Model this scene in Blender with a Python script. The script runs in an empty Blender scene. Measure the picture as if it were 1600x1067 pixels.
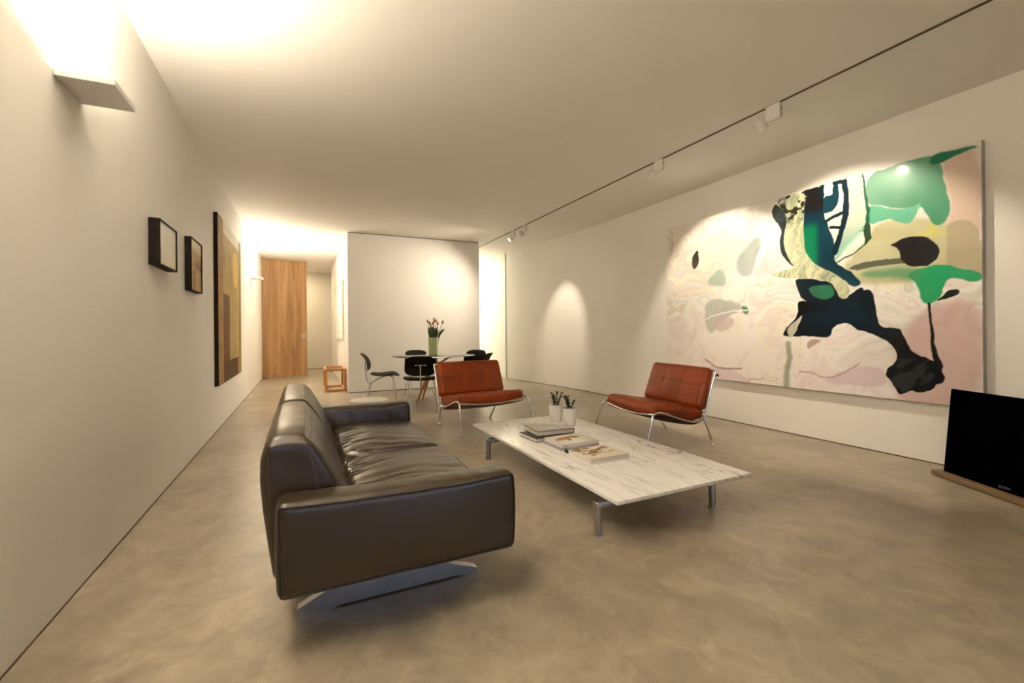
import bpy, math, random
import numpy as np
from mathutils import Vector, Matrix, noise
random.seed(7)
PI = math.pi
SC = bpy.context.scene
COL = SC.collection

# ------------------------------------------------------------------ helpers
def lin(c):
    return tuple(((v/255.)/12.92 if v/255. <= .04045 else ((v/255.+.055)/1.055)**2.4) for v in c)

def principled(name):
    m = bpy.data.materials.new(name); m.use_nodes = True
    nt = m.node_tree
    return m, nt, nt.nodes['Principled BSDF']

def mat(name, col, rough=.5, metal=0., spec=.5, var=0., vscale=8., bump=0., bscale=60., coat=0., stretch=(1, 1, 1)):
    """plain procedural material: noise-varied colour and noise bump"""
    m, nt, b = principled(name)
    b.inputs['Roughness'].default_value = rough
    b.inputs['Metallic'].default_value = metal
    b.inputs['Specular IOR Level'].default_value = spec
    b.inputs['Coat Weight'].default_value = coat
    tc = nt.nodes.new('ShaderNodeTexCoord'); mp = nt.nodes.new('ShaderNodeMapping')
    mp.inputs['Scale'].default_value = stretch
    nt.links.new(tc.outputs['Object'], mp.inputs['Vector'])
    n = nt.nodes.new('ShaderNodeTexNoise'); n.inputs['Scale'].default_value = vscale
    n.inputs['Detail'].default_value = 4
    nt.links.new(mp.outputs['Vector'], n.inputs['Vector'])
    r = nt.nodes.new('ShaderNodeValToRGB')
    r.color_ramp.elements[0].position = .3; r.color_ramp.elements[1].position = .7
    r.color_ramp.elements[0].color = tuple(c*(1-var) for c in col) + (1,)
    r.color_ramp.elements[1].color = tuple(min(1, c*(1+var)) for c in col) + (1,)
    nt.links.new(n.outputs['Fac'], r.inputs['Fac'])
    nt.links.new(r.outputs['Color'], b.inputs['Base Color'])
    if bump:
        n2 = nt.nodes.new('ShaderNodeTexNoise'); n2.inputs['Scale'].default_value = bscale
        n2.inputs['Detail'].default_value = 3
        nt.links.new(mp.outputs['Vector'], n2.inputs['Vector'])
        bp = nt.nodes.new('ShaderNodeBump'); bp.inputs['Strength'].default_value = bump
        bp.inputs['Distance'].default_value = .004
        nt.links.new(n2.outputs['Fac'], bp.inputs['Height'])
        nt.links.new(bp.outputs['Normal'], b.inputs['Normal'])
    return m

def mat_vcol(name, rough=.5, coat=0., bump=0., bscale=30.):
    m, nt, b = principled(name)
    a = nt.nodes.new('ShaderNodeVertexColor'); a.layer_name = 'Col'
    nt.links.new(a.outputs['Color'], b.inputs['Base Color'])
    b.inputs['Roughness'].default_value = rough
    b.inputs['Coat Weight'].default_value = coat; b.inputs['Coat Roughness'].default_value = .08; b.inputs['Specular IOR Level'].default_value = .2
    if bump:
        tc = nt.nodes.new('ShaderNodeTexCoord')
        n2 = nt.nodes.new('ShaderNodeTexNoise'); n2.inputs['Scale'].default_value = bscale
        nt.links.new(tc.outputs['Object'], n2.inputs['Vector'])
        bp = nt.nodes.new('ShaderNodeBump'); bp.inputs['Strength'].default_value = bump
        bp.inputs['Distance'].default_value = .002
        nt.links.new(n2.outputs['Fac'], bp.inputs['Height'])
        nt.links.new(bp.outputs['Normal'], b.inputs['Coat Normal'])
        nt.links.new(bp.outputs['Normal'], b.inputs['Normal'])
    return m

class MB:
    """collects shapes into one mesh"""
    def __init__(s): s.v = []; s.f = []
    def add(s, v, f):
        o = len(s.v); s.v += [tuple(map(float, p)) for p in v]; s.f += [tuple(i+o for i in q) for q in f]; return s
    def box(s, x0, x1, y0, y1, z0, z1, bev=0.):
        if bev <= 0:
            v = [(x, y, z) for z in (z0, z1) for y in (y0, y1) for x in (x0, x1)]
            return s.add(v, [(0, 2, 3, 1), (4, 5, 7, 6), (0, 1, 5, 4), (2, 6, 7, 3), (0, 4, 6, 2), (1, 3, 7, 5)])
        import bmesh
        bm = bmesh.new(); bmesh.ops.create_cube(bm, size=1)
        for q in bm.verts:
            q.co = ((x0+x1)/2+q.co.x*(x1-x0), (y0+y1)/2+q.co.y*(y1-y0), (z0+z1)/2+q.co.z*(z1-z0))
        bmesh.ops.bevel(bm, geom=bm.edges[:], offset=bev, segments=3, profile=.5, affect='EDGES')
        bm.verts.ensure_lookup_table(); bm.verts.index_update()
        s.add([q.co[:] for q in bm.verts], [tuple(v.index for v in f.verts) for f in bm.faces]); bm.free(); return s
    def tube(s, pts, r, n=10, cap=True, closed=False):
        P = [Vector(p) for p in pts]; R = r if isinstance(r, (list, tuple)) else [r]*len(P)
        rings = []; N = None
        for i, p in enumerate(P):
            if closed: t = (P[(i+1) % len(P)]-P[i-1]).normalized()
            else: t = (P[min(i+1, len(P)-1)]-P[max(i-1, 0)]).normalized()
            if N is None:
                N = t.orthogonal().normalized()
            N = (N - t*N.dot(t)).normalized(); B = t.cross(N)
            rings.append([p+(N*math.cos(a)+B*math.sin(a))*R[i] for a in [2*PI*k/n for k in range(n)]])
        v = [q for rg in rings for q in rg]; f = []
        m = len(P)
        for i in range(m if closed else m-1):
            j = (i+1) % m
            for k in range(n):
                f.append((i*n+k, i*n+(k+1) % n, j*n+(k+1) % n, j*n+k))
        if cap and not closed:
            f.append(tuple(range(n-1, -1, -1))); f.append(tuple((m-1)*n+k for k in range(n)))
        return s.add(v, f)
    def lathe(s, prof, c=(0, 0, 0), n=32):
        v = []; f = []
        for r, z in prof:
            for k in range(n):
                a = 2*PI*k/n; v.append((c[0]+r*math.cos(a), c[1]+r*math.sin(a), c[2]+z))
        for i in range(len(prof)-1):
            for k in range(n):
                f.append((i*n+k, i*n+(k+1) % n, (i+1)*n+(k+1) % n, (i+1)*n+k))
        f.append(tuple(range(n-1, -1, -1))); f.append(tuple((len(prof)-1)*n+k for k in range(n)))
        return s.add(v, f)
    def prism(s, poly, axis, a0, a1):
        """poly: list of 2D points, extruded along axis 0/1/2"""
        def pt(p, a):
            return {0: (a, p[0], p[1]), 1: (p[0], a, p[1]), 2: (p[0], p[1], a)}[axis]
        n = len(poly)
        v = [pt(p, a0) for p in poly]+[pt(p, a1) for p in poly]
        return s.add(v, [tuple(range(n)), tuple(range(2*n-1, n-1, -1))]+[(i, i+n, (i+1) % n+n, (i+1) % n) for i in range(n)])
    def xf(s, M):
        s.v = [tuple(M @ Vector(p)) for p in s.v]; return s
    def build(s, name, m, parent=None, smooth=False, autosm=None):
        me = bpy.data.meshes.new(name); me.from_pydata(s.v, [], s.f); me.validate()
        import bmesh
        bm = bmesh.new(); bm.from_mesh(me); bmesh.ops.recalc_face_normals(bm, faces=bm.faces[:]); bm.to_mesh(me); bm.free()
        if smooth: me.shade_smooth()
        if autosm: me.shade_smooth(); me.set_sharp_from_angle(angle=math.radians(autosm))
        o = bpy.data.objects.new(name, me); COL.objects.link(o)
        if m: me.materials.append(m)
        if parent: o.parent = parent
        return o

def spl(pts, n=6):
    """Catmull-Rom smoothing of a polyline"""
    P = [Vector(p) for p in pts]; out = []
    for i in range(len(P)-1):
        a = P[max(i-1, 0)]; b = P[i]; c = P[i+1]; d = P[min(i+2, len(P)-1)]
        for k in range(n):
            t = k/n
            out.append(.5*((2*b)+(c-a)*t+(2*a-5*b+4*c-d)*t*t+(3*b-a-3*c+d)*t**3))
    out.append(P[-1]); return out

def thing(name, label, cat, loc=(0, 0, 0), rz=0., group=None):
    o = bpy.data.objects.new(name, None); COL.objects.link(o); o.empty_display_size = .1
    o.location = loc; o.rotation_euler = (0, 0, rz); o['label'] = label; o['category'] = cat
    if group: o['group'] = group
    return o
def tag(o, label, cat, group=None):
    o['label'] = label; o['category'] = cat
    if group: o['group'] = group
    return o
def struct(o):
    o['kind'] = 'structure'; return o
def copy_tree(o, parent=None):
    c = o.copy(); COL.objects.link(c)
    if parent: c.parent = parent
    for ch in list(o.children): copy_tree(ch, c)
    return c

def cushion(dx, dy, dz, r, bulge=(0, 0, 0), n=(24, 24, 10), deform=None):
    """rounded, crowned box centred on the origin; returns MB"""
    hx, hy, hz = dx/2, dy/2, dz/2
    idx = {}; V = []; F = []
    def vid(i, j, k):
        key = (i, j, k)
        if key not in idx:
            u, v, w = 2*i/n[0]-1, 2*j/n[1]-1, 2*k/n[2]-1
            # ease the spacing towards the edges
            e = lambda t: math.sin(t*PI/2)*.45+t*.55
            u, v, w = e(u), e(v), e(w)
            p = Vector((u*hx, v*hy, w*hz))
            q = Vector((max(-hx+r, min(hx-r, p.x)), max(-hy+r, min(hy-r, p.y)), max(-hz+r, min(hz-r, p.z))))
            d = p-q
            if d.length > 1e-9: p = q+d.normalized()*r
            bx = bulge[0]*(1-v*v)*(1-w*w); by = bulge[1]*(1-u*u)*(1-w*w); bz = bulge[2]*(1-u**2)*(1-v**2)
            p.x += bx*u; p.y += by*v; p.z += bz*w
            if deform: p = deform(p, u, v, w)
            idx[key] = len(V); V.append(tuple(p))
        return idx[key]
    for k in (0, n[2]):
        for i in range(n[0]):
            for j in range(n[1]): F.append((vid(i, j, k), vid(i+1, j, k), vid(i+1, j+1, k), vid(i, j+1, k)))
    for j in (0, n[1]):
        for i in range(n[0]):
            for k in range(n[2]): F.append((vid(i, j, k), vid(i+1, j, k), vid(i+1, j, k+1), vid(i, j, k+1)))
    for i in (0, n[0]):
        for j in range(n[1]):
            for k in range(n[2]): F.append((vid(i, j, k), vid(i, j+1, k), vid(i, j+1, k+1), vid(i, j, k+1)))
    return MB().add(V, F)

def painted(name, org, ud, vd, w, h, nu, nv, fn, m, parent):
    """flat painted skin: colours computed per vertex by fn(U,V) -> rgb arrays (linear)"""
    uu = np.linspace(0, 1, nu); vv = np.linspace(0, 1, nv)
    U, V = np.meshgrid(uu, vv)
    org = np.array(org); ud = np.array(ud, float); vd = np.array(vd, float)
    P = org+U[..., None]*w*ud+V[..., None]*h*vd
    P = P.reshape(-1, 3)
    ii = np.arange(nu*nv).reshape(nv, nu)
    F = np.stack([ii[:-1, :-1], ii[:-1, 1:], ii[1:, 1:], ii[1:, :-1]], -1).reshape(-1, 4)
    me = bpy.data.meshes.new(name); me.from_pydata(P.tolist(), [], F.tolist())
    C = np.clip(fn(U, V), 0, 1).reshape(-1, 3)
    at = me.color_attributes.new('Col', 'FLOAT_COLOR', 'POINT')
    at.data.foreach_set('color', np.concatenate([C, np.ones((len(C), 1))], 1).astype(np.float32).ravel())
    me.materials.append(m)
    o = bpy.data.objects.new(name, me); COL.objects.link(o); o.parent = parent
    return o

TINT = np.array([1., .90, .76])     # the lamps are warm: undo that for colours read off the photograph
def C8(r, g, b, k=1.0):
    return np.clip(np.array(lin((r, g, b)))/TINT*k, 0, .88)

def vnoise(x, y, s):
    """value noise on numpy arrays"""
    xi = np.floor(x).astype(int); yi = np.floor(y).astype(int); xf = x-xi; yf = y-yi
    def hsh(a, b):
        v = np.sin(a*127.1+b*311.7+s*74.7)*43758.5453; return v-np.floor(v)
    u = xf*xf*(3-2*xf); w = yf*yf*(3-2*yf)
    return (hsh(xi, yi)*(1-u)+hsh(xi+1, yi)*u)*(1-w)+(hsh(xi, yi+1)*(1-u)+hsh(xi+1, yi+1)*u)*w
def fbm(x, y, s, o=4):
    a = .5; t = 0; n = 0
    for i in range(o):
        t = t+a*vnoise(x*2**i, y*2**i, s+i); n += a; a *= .5
    return t/n

def chaikin(P, closed=True, n=2):
    for _ in range(n):
        Q = [] if closed else [P[0]]
        for i in range(len(P) if closed else len(P)-1):
            a = P[i]; b = P[(i+1) % len(P)]
            Q += [(a[0]*.75+b[0]*.25, a[1]*.75+b[1]*.25), (a[0]*.25+b[0]*.75, a[1]*.25+b[1]*.75)]
        if not closed: Q.append(P[-1])
        P = Q
    return P
def sdf(poly, X, Y):
    """signed distance (negative inside) of arrays to a polygon"""
    d = np.full(X.shape, 1e9); inside = np.zeros(X.shape, bool); n = len(poly)
    for i in range(n):
        x0, y0 = poly[i]; x1, y1 = poly[(i+1) % n]
        ex, ey = x1-x0, y1-y0; wx, wy = X-x0, Y-y0
        t = np.clip((wx*ex+wy*ey)/(ex*ex+ey*ey+1e-12), 0, 1)
        d = np.minimum(d, np.hypot(wx-ex*t, wy-ey*t))
        c = ((y0 <= Y) != (y1 <= Y)) & (X < (x1-x0)*(Y-y0)/((y1-y0) if y1 != y0 else 1e-12)+x0)
        inside ^= c
    return np.where(inside, -d, d)
def sdl(line, X, Y, w):
    """distance to polyline minus radius (radius may vary per point)"""
    d = np.full(X.shape, 1e9)
    W = w if isinstance(w, (list, tuple)) else [w]*len(line)
    for i in range(len(line)-1):
        x0, y0 = line[i]; x1, y1 = line[i+1]; ex, ey = x1-x0, y1-y0; wx, wy = X-x0, Y-y0
        t = np.clip((wx*ex+wy*ey)/(ex*ex+ey*ey+1e-12), 0, 1)
        d = np.minimum(d, np.hypot(wx-ex*t, wy-ey*t)-(W[i]+(W[i+1]-W[i])*t))
    return d

# ------------------------------------------------------------------ measured layout (metres, camera at x=0,y=0)
XL, XR, XR2, ZC = -.918, 4.75, 4.32, 3.0
YB, YF, YP = -3.2, 15.2, 8.77
H_CAM = 1.14

# ------------------------------------------------------------------ materials
M = {}
M['wall'] = mat('wall_paint', (.85, .83, .80), .62, var=.012, vscale=1.5, bump=.05, bscale=90)
M['ceil'] = mat('ceiling_paint', (.85, .83, .80), .75, var=.012, vscale=1.2)
M['gap'] = mat('shadow_gap', (.10, .06, .035), .8)
M['track'] = mat('track_metal', (.07, .045, .025), .6)
M['white'] = mat('white_lacquer', (.72, .71, .69), .4, var=.01)
M['chrome'] = mat('chrome', (.72, .70, .68), .14, metal=1., var=.02)
M['steel'] = mat('brushed_steel', (.42, .40, .39), .28, metal=1., var=.08, vscale=30)
M['steel2'] = mat('polished_rail', (.60, .60, .62), .18, metal=1., var=.04)
M['black'] = mat('black_plywood', (.007, .005, .004), .5, spec=.10, var=.2, vscale=40)
M['sofa'] = mat('taupe_leather', (.030, .0195, .009), .30, spec=.6, var=.12, vscale=3., bump=.10, bscale=240)
M['seam'] = mat('seam_thread', (.13, .095, .055), .6)
M['pipe'] = mat('dark_piping', (.014, .009, .006), .5)
M['orange'] = mat('rust_leather', (.25, .040, .005), .45, spec=.3, var=.22, vscale=5., bump=.12, bscale=120)
M['sling'] = mat('rust_sling', (.13, .020, .005), .6, var=.1)
M['oseam'] = mat('rust_seam', (.24, .034, .006), .6)
M['soil'] = mat('potting_soil', (.012, .008, .005), .9, var=.4, vscale=60, bump=.6, bscale=120)
M['pot'] = mat('white_ceramic', (.80, .79, .77), .25, var=.01)
M['leaf'] = mat('succulent_leaf', (.03, .04, .012), .5, var=.3, vscale=20)
M['tleaf'] = mat('tulip_leaf', (.05, .085, .02), .45, var=.3, vscale=18)
M['bud'] = mat('tulip_bud', (.50, .20, .09), .5, var=.25, vscale=30)
M['frame'] = mat('black_frame', (.008, .005, .003), .6, spec=.12, var=.1)
M['screen'] = mat('glossy_screen', (.0006, .0006, .0008), .7, spec=.0)
M['bezel'] = mat('dark_bezel', (.002, .0018, .002), .6, spec=.03)
M['logo'] = mat('grey_lettering', (.22, .22, .22), .5)
M['standbar'] = mat('bronze_bar', (.20, .125, .06), .5, metal=.0, var=.05)
M['pages'] = mat('paper_pages', (.75, .71, .66), .8, var=.06, vscale=4, stretch=(1, 1, 120))
M['bookdark'] = mat('black_book_cloth', (.02, .016, .014), .45)
M['bookpale'] = mat('white_book_cover', (.78, .74, .70), .35)
M['bookblue'] = mat('lilac_book_cover', (.30, .25, .38), .4)
M['canvas'] = mat('canvas_edge', (.46, .42, .38), .45, var=.15, vscale=12)
M['darkedge'] = mat('dark_canvas_edge', (.025, .016, .008), .7, spec=.1, var=.3)

def mat_floor():
    m, nt, b = principled('polished_concrete')
    L = nt.links.new; N = nt.nodes.new
    tc = N('ShaderNodeTexCoord')
    def noise_(scale, det, dist=0., sx=1, sy=1, rough=.55):
        mp = N('ShaderNodeMapping'); mp.inputs['Scale'].default_value = (sx, sy, 1)
        L(tc.outputs['Object'], mp.inputs['Vector'])
        n = N('ShaderNodeTexNoise'); n.inputs['Scale'].default_value = scale; n.inputs['Detail'].default_value = det
        n.inputs['Distortion'].default_value = dist; n.inputs['Roughness'].default_value = rough
        L(mp.outputs['Vector'], n.inputs['Vector']); return n
    a = noise_(.9, 5, .6); c = noise_(4.5, 6, .8, 1, 1, .62); d = noise_(7, 6, 1.5, 1.4, .8, .65)
    r1 = N('ShaderNodeValToRGB'); e = r1.color_ramp.elements
    e[0].position = .3; e[0].color = (.27, .232, .182, 1); e[1].position = .72; e[1].color = (.45, .398, .315, 1)
    L(a.outputs['Fac'], r1.inputs['Fac'])
    r2 = N('ShaderNodeValToRGB'); e = r2.color_ramp.elements
    e[0].position = .3; e[0].color = (.72, .70, .69, 1); e[1].position = .68; e[1].color = (1.14, 1.12, 1.08, 1)
    L(c.outputs['Fac'], r2.inputs['Fac'])
    mx = N('ShaderNodeMix'); mx.data_type = 'RGBA'; mx.blend_type = 'MULTIPLY'; mx.inputs[0].default_value = 1
    L(r1.outputs['Color'], mx.inputs[6]); L(r2.outputs['Color'], mx.inputs[7])
    r3 = N('ShaderNodeValToRGB'); e = r3.color_ramp.elements
    e[0].position = .50; e[0].color = (1, 1, 1, 1); e[1].position = .66; e[1].color = (1.16, 1.15, 1.13, 1)
    L(d.outputs['Fac'], r3.inputs['Fac'])
    mx2 = N('ShaderNodeMix'); mx2.data_type = 'RGBA'; mx2.blend_type = 'MULTIPLY'; mx2.inputs[0].default_value = 1
    L(mx.outputs[2], mx2.inputs[6]); L(r3.outputs['Color'], mx2.inputs[7])
    L(mx2.outputs[2], b.inputs['Base Color'])
    mr = N('ShaderNodeMapRange'); mr.inputs[3].default_value = .24; mr.inputs[4].default_value = .44
    L(c.outputs['Fac'], mr.inputs[0]); L(mr.outputs[0], b.inputs['Roughness'])
    b.inputs['Specular IOR Level'].default_value = .55
    bp = N('ShaderNodeBump'); bp.inputs['Strength'].default_value = .10; bp.inputs['Distance'].default_value = .01
    L(c.outputs['Fac'], bp.inputs['Height']); L(bp.outputs['Normal'], b.inputs['Normal'])
    return m
M['floor'] = mat_floor()

def mat_wood(name, c0, c1, scale=6., axis='Z', rough=.45):
    m, nt, b = principled(name); L = nt.links.new; N = nt.nodes.new
    tc = N('ShaderNodeTexCoord'); mp = N('ShaderNodeMapping')
    s = {'Z': (1, 1, .07), 'X': (.07, 1, 1), 'Y': (1, .07, 1)}[axis]
    mp.inputs['Scale'].default_value = s; L(tc.outputs['Object'], mp.inputs['Vector'])
    n = N('ShaderNodeTexNoise'); n.inputs['Scale'].default_value = scale; n.inputs['Detail'].default_value = 6
    n.inputs['Distortion'].default_value = .6; L(mp.outputs['Vector'], n.inputs['Vector'])
    n3 = N('ShaderNodeTexNoise'); n3.inputs['Scale'].default_value = scale*9; n3.inputs['Detail'].default_value = 3
    L(mp.outputs['Vector'], n3.inputs['Vector'])
    ad = N('ShaderNodeMath'); ad.operation = 'MULTIPLY_ADD'; ad.inputs[1].default_value = .35
    L(n3.outputs['Fac'], ad.inputs[0]); L(n.outputs['Fac'], ad.inputs[2])
    r = N('ShaderNodeValToRGB'); e = r.color_ramp.elements
    e[0].position = .5; e[0].color = c0+(1,); e[1].position = .86; e[1].color = c1+(1,)
    L(ad.outputs[0], r.inputs['Fac']); L(r.outputs['Color'], b.inputs['Base Color'])
    b.inputs['Roughness'].default_value = rough
    return m
M['oak'] = mat_wood('oak_veneer', (.25, .125, .045), (.42, .245, .105), 9.)
M['beech'] = mat_wood('honey_wood', (.46, .20, .05), (.64, .33, .11), 12.)
M['beechH'] = mat_wood('honey_wood_rail', (.50, .235, .075), (.66, .37, .15), 12., 'X')

def mat_marble():
    m, nt, b = principled('veined_marble'); L = nt.links.new; N = nt.nodes.new
    tc = N('ShaderNodeTexCoord')
    def nz(scale, s, dist, det=8, rot=0.):
        mp = N('ShaderNodeMapping'); mp.inputs['Scale'].default_value = s; mp.inputs['Rotation'].default_value = (0, 0, rot)
        L(tc.outputs['Object'], mp.inputs['Vector'])
        n = N('ShaderNodeTexNoise'); n.inputs['Scale'].default_value = scale; n.inputs['Detail'].default_value = det
        n.inputs['Distortion'].default_value = dist; n.inputs['Roughness'].default_value = .6
        L(mp.outputs['Vector'], n.inputs['Vector']); return n
    # fine parallel veining running down the slab
    a = nz(13., (2.6, .28, 1), .5, 9, .10)
    r = N('ShaderNodeValToRGB'); e = r.color_ramp.elements
    e[0].position = .34; e[0].color = (.70, .70, .71, 1); e[1].position = .50; e[1].color = (.90, .90, .91, 1)
    L(a.outputs['Fac'], r.inputs['Fac'])
    # sparse dark cracks: ridge of a distorted noise
    def crack(scale, s, dist, lo, hi, rot):
        c = nz(scale, s, dist, 5, rot)
        m1 = N('ShaderNodeMath'); m1.operation = 'SUBTRACT'; m1.inputs[1].default_value = .5; L(c.outputs['Fac'], m1.inputs[0])
        m2 = N('ShaderNodeMath'); m2.operation = 'ABSOLUTE'; L(m1.outputs[0], m2.inputs[0])
        q = N('ShaderNodeValToRGB'); f = q.color_ramp.elements
        f[0].position = lo; f[0].color = (1, 1, 1, 1); f[1].position = hi; f[1].color = (0, 0, 0, 1)
        L(m2.outputs[0], q.inputs['Fac']); return q
    c1 = crack(1.7, (1.6, .7, 1), 1.6, .0, .012, .5)
    mask = nz(2.2, (1, 1, 1), 0, 2)
    rm = N('ShaderNodeValToRGB'); rm.color_ramp.elements[0].position = .50; rm.color_ramp.elements[1].position = .62
    L(mask.outputs['Fac'], rm.inputs['Fac'])
    mu = N('ShaderNodeMath'); mu.operation = 'MULTIPLY'; L(c1.outputs['Color'], mu.inputs[0]); L(rm.outputs['Color'], mu.inputs[1])
    mu2 = N('ShaderNodeMath'); mu2.operation = 'MULTIPLY'; mu2.inputs[1].default_value = .75; L(mu.outputs[0], mu2.inputs[0])
    mx = N('ShaderNodeMix'); mx.data_type = 'RGBA'; L(mu2.outputs[0], mx.inputs[0]); L(r.outputs['Color'], mx.inputs[6])
    mx.inputs[7].default_value = (.16, .15, .15, 1)
    L(mx.outputs[2], b.inputs['Base Color']); b.inputs['Roughness'].default_value = .22
    return m
M['marble'] = mat_marble()

def mat_glass(name, col, rough=0., ior=1.45):
    m, nt, b = principled(name)
    b.inputs['Base Color'].default_value = col+(1,); b.inputs['Transmission Weight'].default_value = 1
    b.inputs['Roughness'].default_value = rough; b.inputs['IOR'].default_value = ior
    return m
M['glass'] = mat_glass('clear_table_glass', (.86, .93, .88))
M['pane'] = mat_glass('window_glass', (.97, .98, 1.), 0, 1.05)
def mat_vase():
    m, nt, b = principled('pale_green_glass')
    b.inputs['Base Color'].default_value = (.60, .72, .40, 1); b.inputs['Transmission Weight'].default_value = .08
    b.inputs['Roughness'].default_value = .12; b.inputs['IOR'].default_value = 1.3
    return m
M['vase'] = mat_vase()

def emis(name, col, s):
    m = bpy.data.materials.new(name); m.use_nodes = True; nt = m.node_tree; nt.nodes.clear()
    e = nt.nodes.new('ShaderNodeEmission'); o = nt.nodes.new('ShaderNodeOutputMaterial')
    e.inputs[0].default_value = col+(1,); e.inputs[1].default_value = s; nt.links.new(e.outputs[0], o.inputs[0]); return m
M['lampglow'] = emis('lamp_glass', (1., .80, .55), 14.)

# ------------------------------------------------------------------ room shell
def wall_box(name, *a):
    return struct(MB().box(*a).build(name, M['wall']))
T = .2
struct(MB().box(XL-T, 5.2, YB-T, 16, -.15, 0).build('floor', M['floor']))
struct(MB().box(XL-T, 5.2, YB-T, 16, ZC, ZC+.15).build('ceiling', M['ceil']))
wall_box('wall_left', XL-T, XL, YB-T, 16, 0, ZC)
# right wall: straight, then swinging gently inwards, then straight again
cv = [(XR, YB-T), (XR, 5.6)] + [tuple(p)[:2] for p in spl([(XR, 5.9, 0), (4.749, 6.34, 0), (4.735, 7.0, 0), (4.675, 7.58, 0), (4.579, 8.237, 0), (4.46, 8.9, 0), (4.335, 9.52, 0), (4.32, 9.75, 0)], 5)] + [(XR2, YF+.6)]
def wall_right():
    o = MB(); n = len(cv)
    v = [(x, y, z) for z in (0, ZC) for x, y in cv]+[(5.15, y, z) for z in (0, ZC) for x, y in cv]
    f = []
    for i in range(n-1):
        f += [(i, i+1, n+i+1, n+i), (2*n+i, 3*n+i, 3*n+i+1, 2*n+i+1), (i, 2*n+i, 2*n+i+1, i+1), (n+i, n+i+1, 3*n+i+1, 3*n+i)]
    f += [(0, n, 3*n, 2*n), (n-1, 3*n-1, 4*n-1, 2*n-1)]
    return struct(o.add(v, f).build('wall_right', M['wall'], autosm=30))
wall_right()
wall_box('wall_far', XL, XR2, YF, YF+.2, 0, ZC)
# unseen end behind the camera, glazed all over so it returns little light
struct(MB().box(XL, XR, YB-T, YB, 0, .08).box(XL, XR, YB-T, YB, 2.9, ZC).build('wall_back', M['wall']))
fr = MB()
for x in (XL, .48, 1.90, 3.30, XR-.06): fr.box(x, x+.06, YB-.14, YB-.06, .08, 2.9)
fr.box(XL+.06, XR-.06, YB-.14, YB-.06, .08, .12).box(XL+.06, XR-.06, YB-.14, YB-.06, 2.86, 2.9)
wf = struct(fr.build('added_window', M['frame']))
for x0, x1 in ((XL+.06, .48), (.54, 1.90), (1.96, 3.30), (3.36, XR-.06)):
    MB().box(x0, x1, YB-.105, YB-.095, .12, 2.86).build('added_window_pane', M['pane'], wf)
# free-standing block (partition) in the middle of the room
wall_box('wall_partition', .755, 3.36, YP, YF-1.2, .012, ZC-.014)
struct(MB().box(.77, 3.345, YP+.015, YF-1.22, 0, .012).build('gap_shade_partition', M['gap']))  # shade of the foot and top gaps painted as a dark recessed core
struct(MB().box(.77, 3.345, YP+.015, YF-1.22, ZC-.014, ZC).build('gap_shade_top', M['gap']))
# shadow gaps at the wall feet, their shade painted as thin dark strips
struct(MB().box(XL, XL+.004, YB, 12.5, 0, .006).build('gap_shade_left', M['gap']))
g = MB()
for (x0, y0), (x1, y1) in zip(cv[:-1], cv[1:]):
    if y1 > YF: y1 = YF
    g.add([(x0, y0, 0), (x1, y1, 0), (x1, y1, .009), (x0, y0, .009), (x0-.004, y0, 0), (x1-.004, y1, 0), (x1-.004, y1, .009), (x0-.004, y0, .009)],
          [(4, 5, 6, 7), (3, 2, 6, 7), (0, 1, 2, 3), (0, 1, 5, 4)])
struct(g.build('gap_shade_right', M['gap']))
struct(MB().box(XL, .755, YF-.004, YF, 0, .012).build('gap_shade_far', M['gap']))
# flush full-height panel door at the end of the right wall
d2 = struct(MB().box(XR2-.006, XR2-.001, 9.56, 11.0, .012, 2.93).box(XR2-.006, XR2-.001, 11.006, 12.6, .012, 2.93).build('door_2', M['wall']))
struct(MB().box(XR2-.003, XR2, 9.548, 12.61, .0, 2.94).build('trim_2', mat('pale_joint', (.68, .66, .60), .8)))
# oak door standing open across the corridor
def door1():
    a = Vector((XL+.008, 12.53)); b = Vector((.085, 12.82)); L = (b-a).length; ang = math.atan2(b.y-a.y, b.x-a.x)
    e = MB().box(0, L, -.002, .045, .012, 2.965, .002).build('door_1', M['oak']); e.location = (a.x, a.y, 0); e.rotation_euler = (0, 0, ang); struct(e)
    MB().box(L-.135, L-.03, -.012, -.003, .99, 1.09, .002).build('lock_plate', mat('matt_steel_plate', (.42, .40, .40), .5, metal=.4), e)
    MB().lathe([(.012, 0), (.012, .03), (.026, .034), (.028, .05), (.02, .06)], n=20).xf(Matrix.Translation((L-.055, -.012, 1.055)) @ Matrix.Rotation(PI/2, 4, 'X')).build('door_handle', M['chrome'], e, autosm=40)
    MB().box(-.003, .09, -.03, .0, .0, .012).build('floor_hinge', M['gap'], e)
door1()
struct(MB().box(XL, XL+.006, 12.42, 12.52, 0, ZC-.001).build('trim_3', mat('tan_jamb', (.42, .30, .16), .6)))

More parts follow.
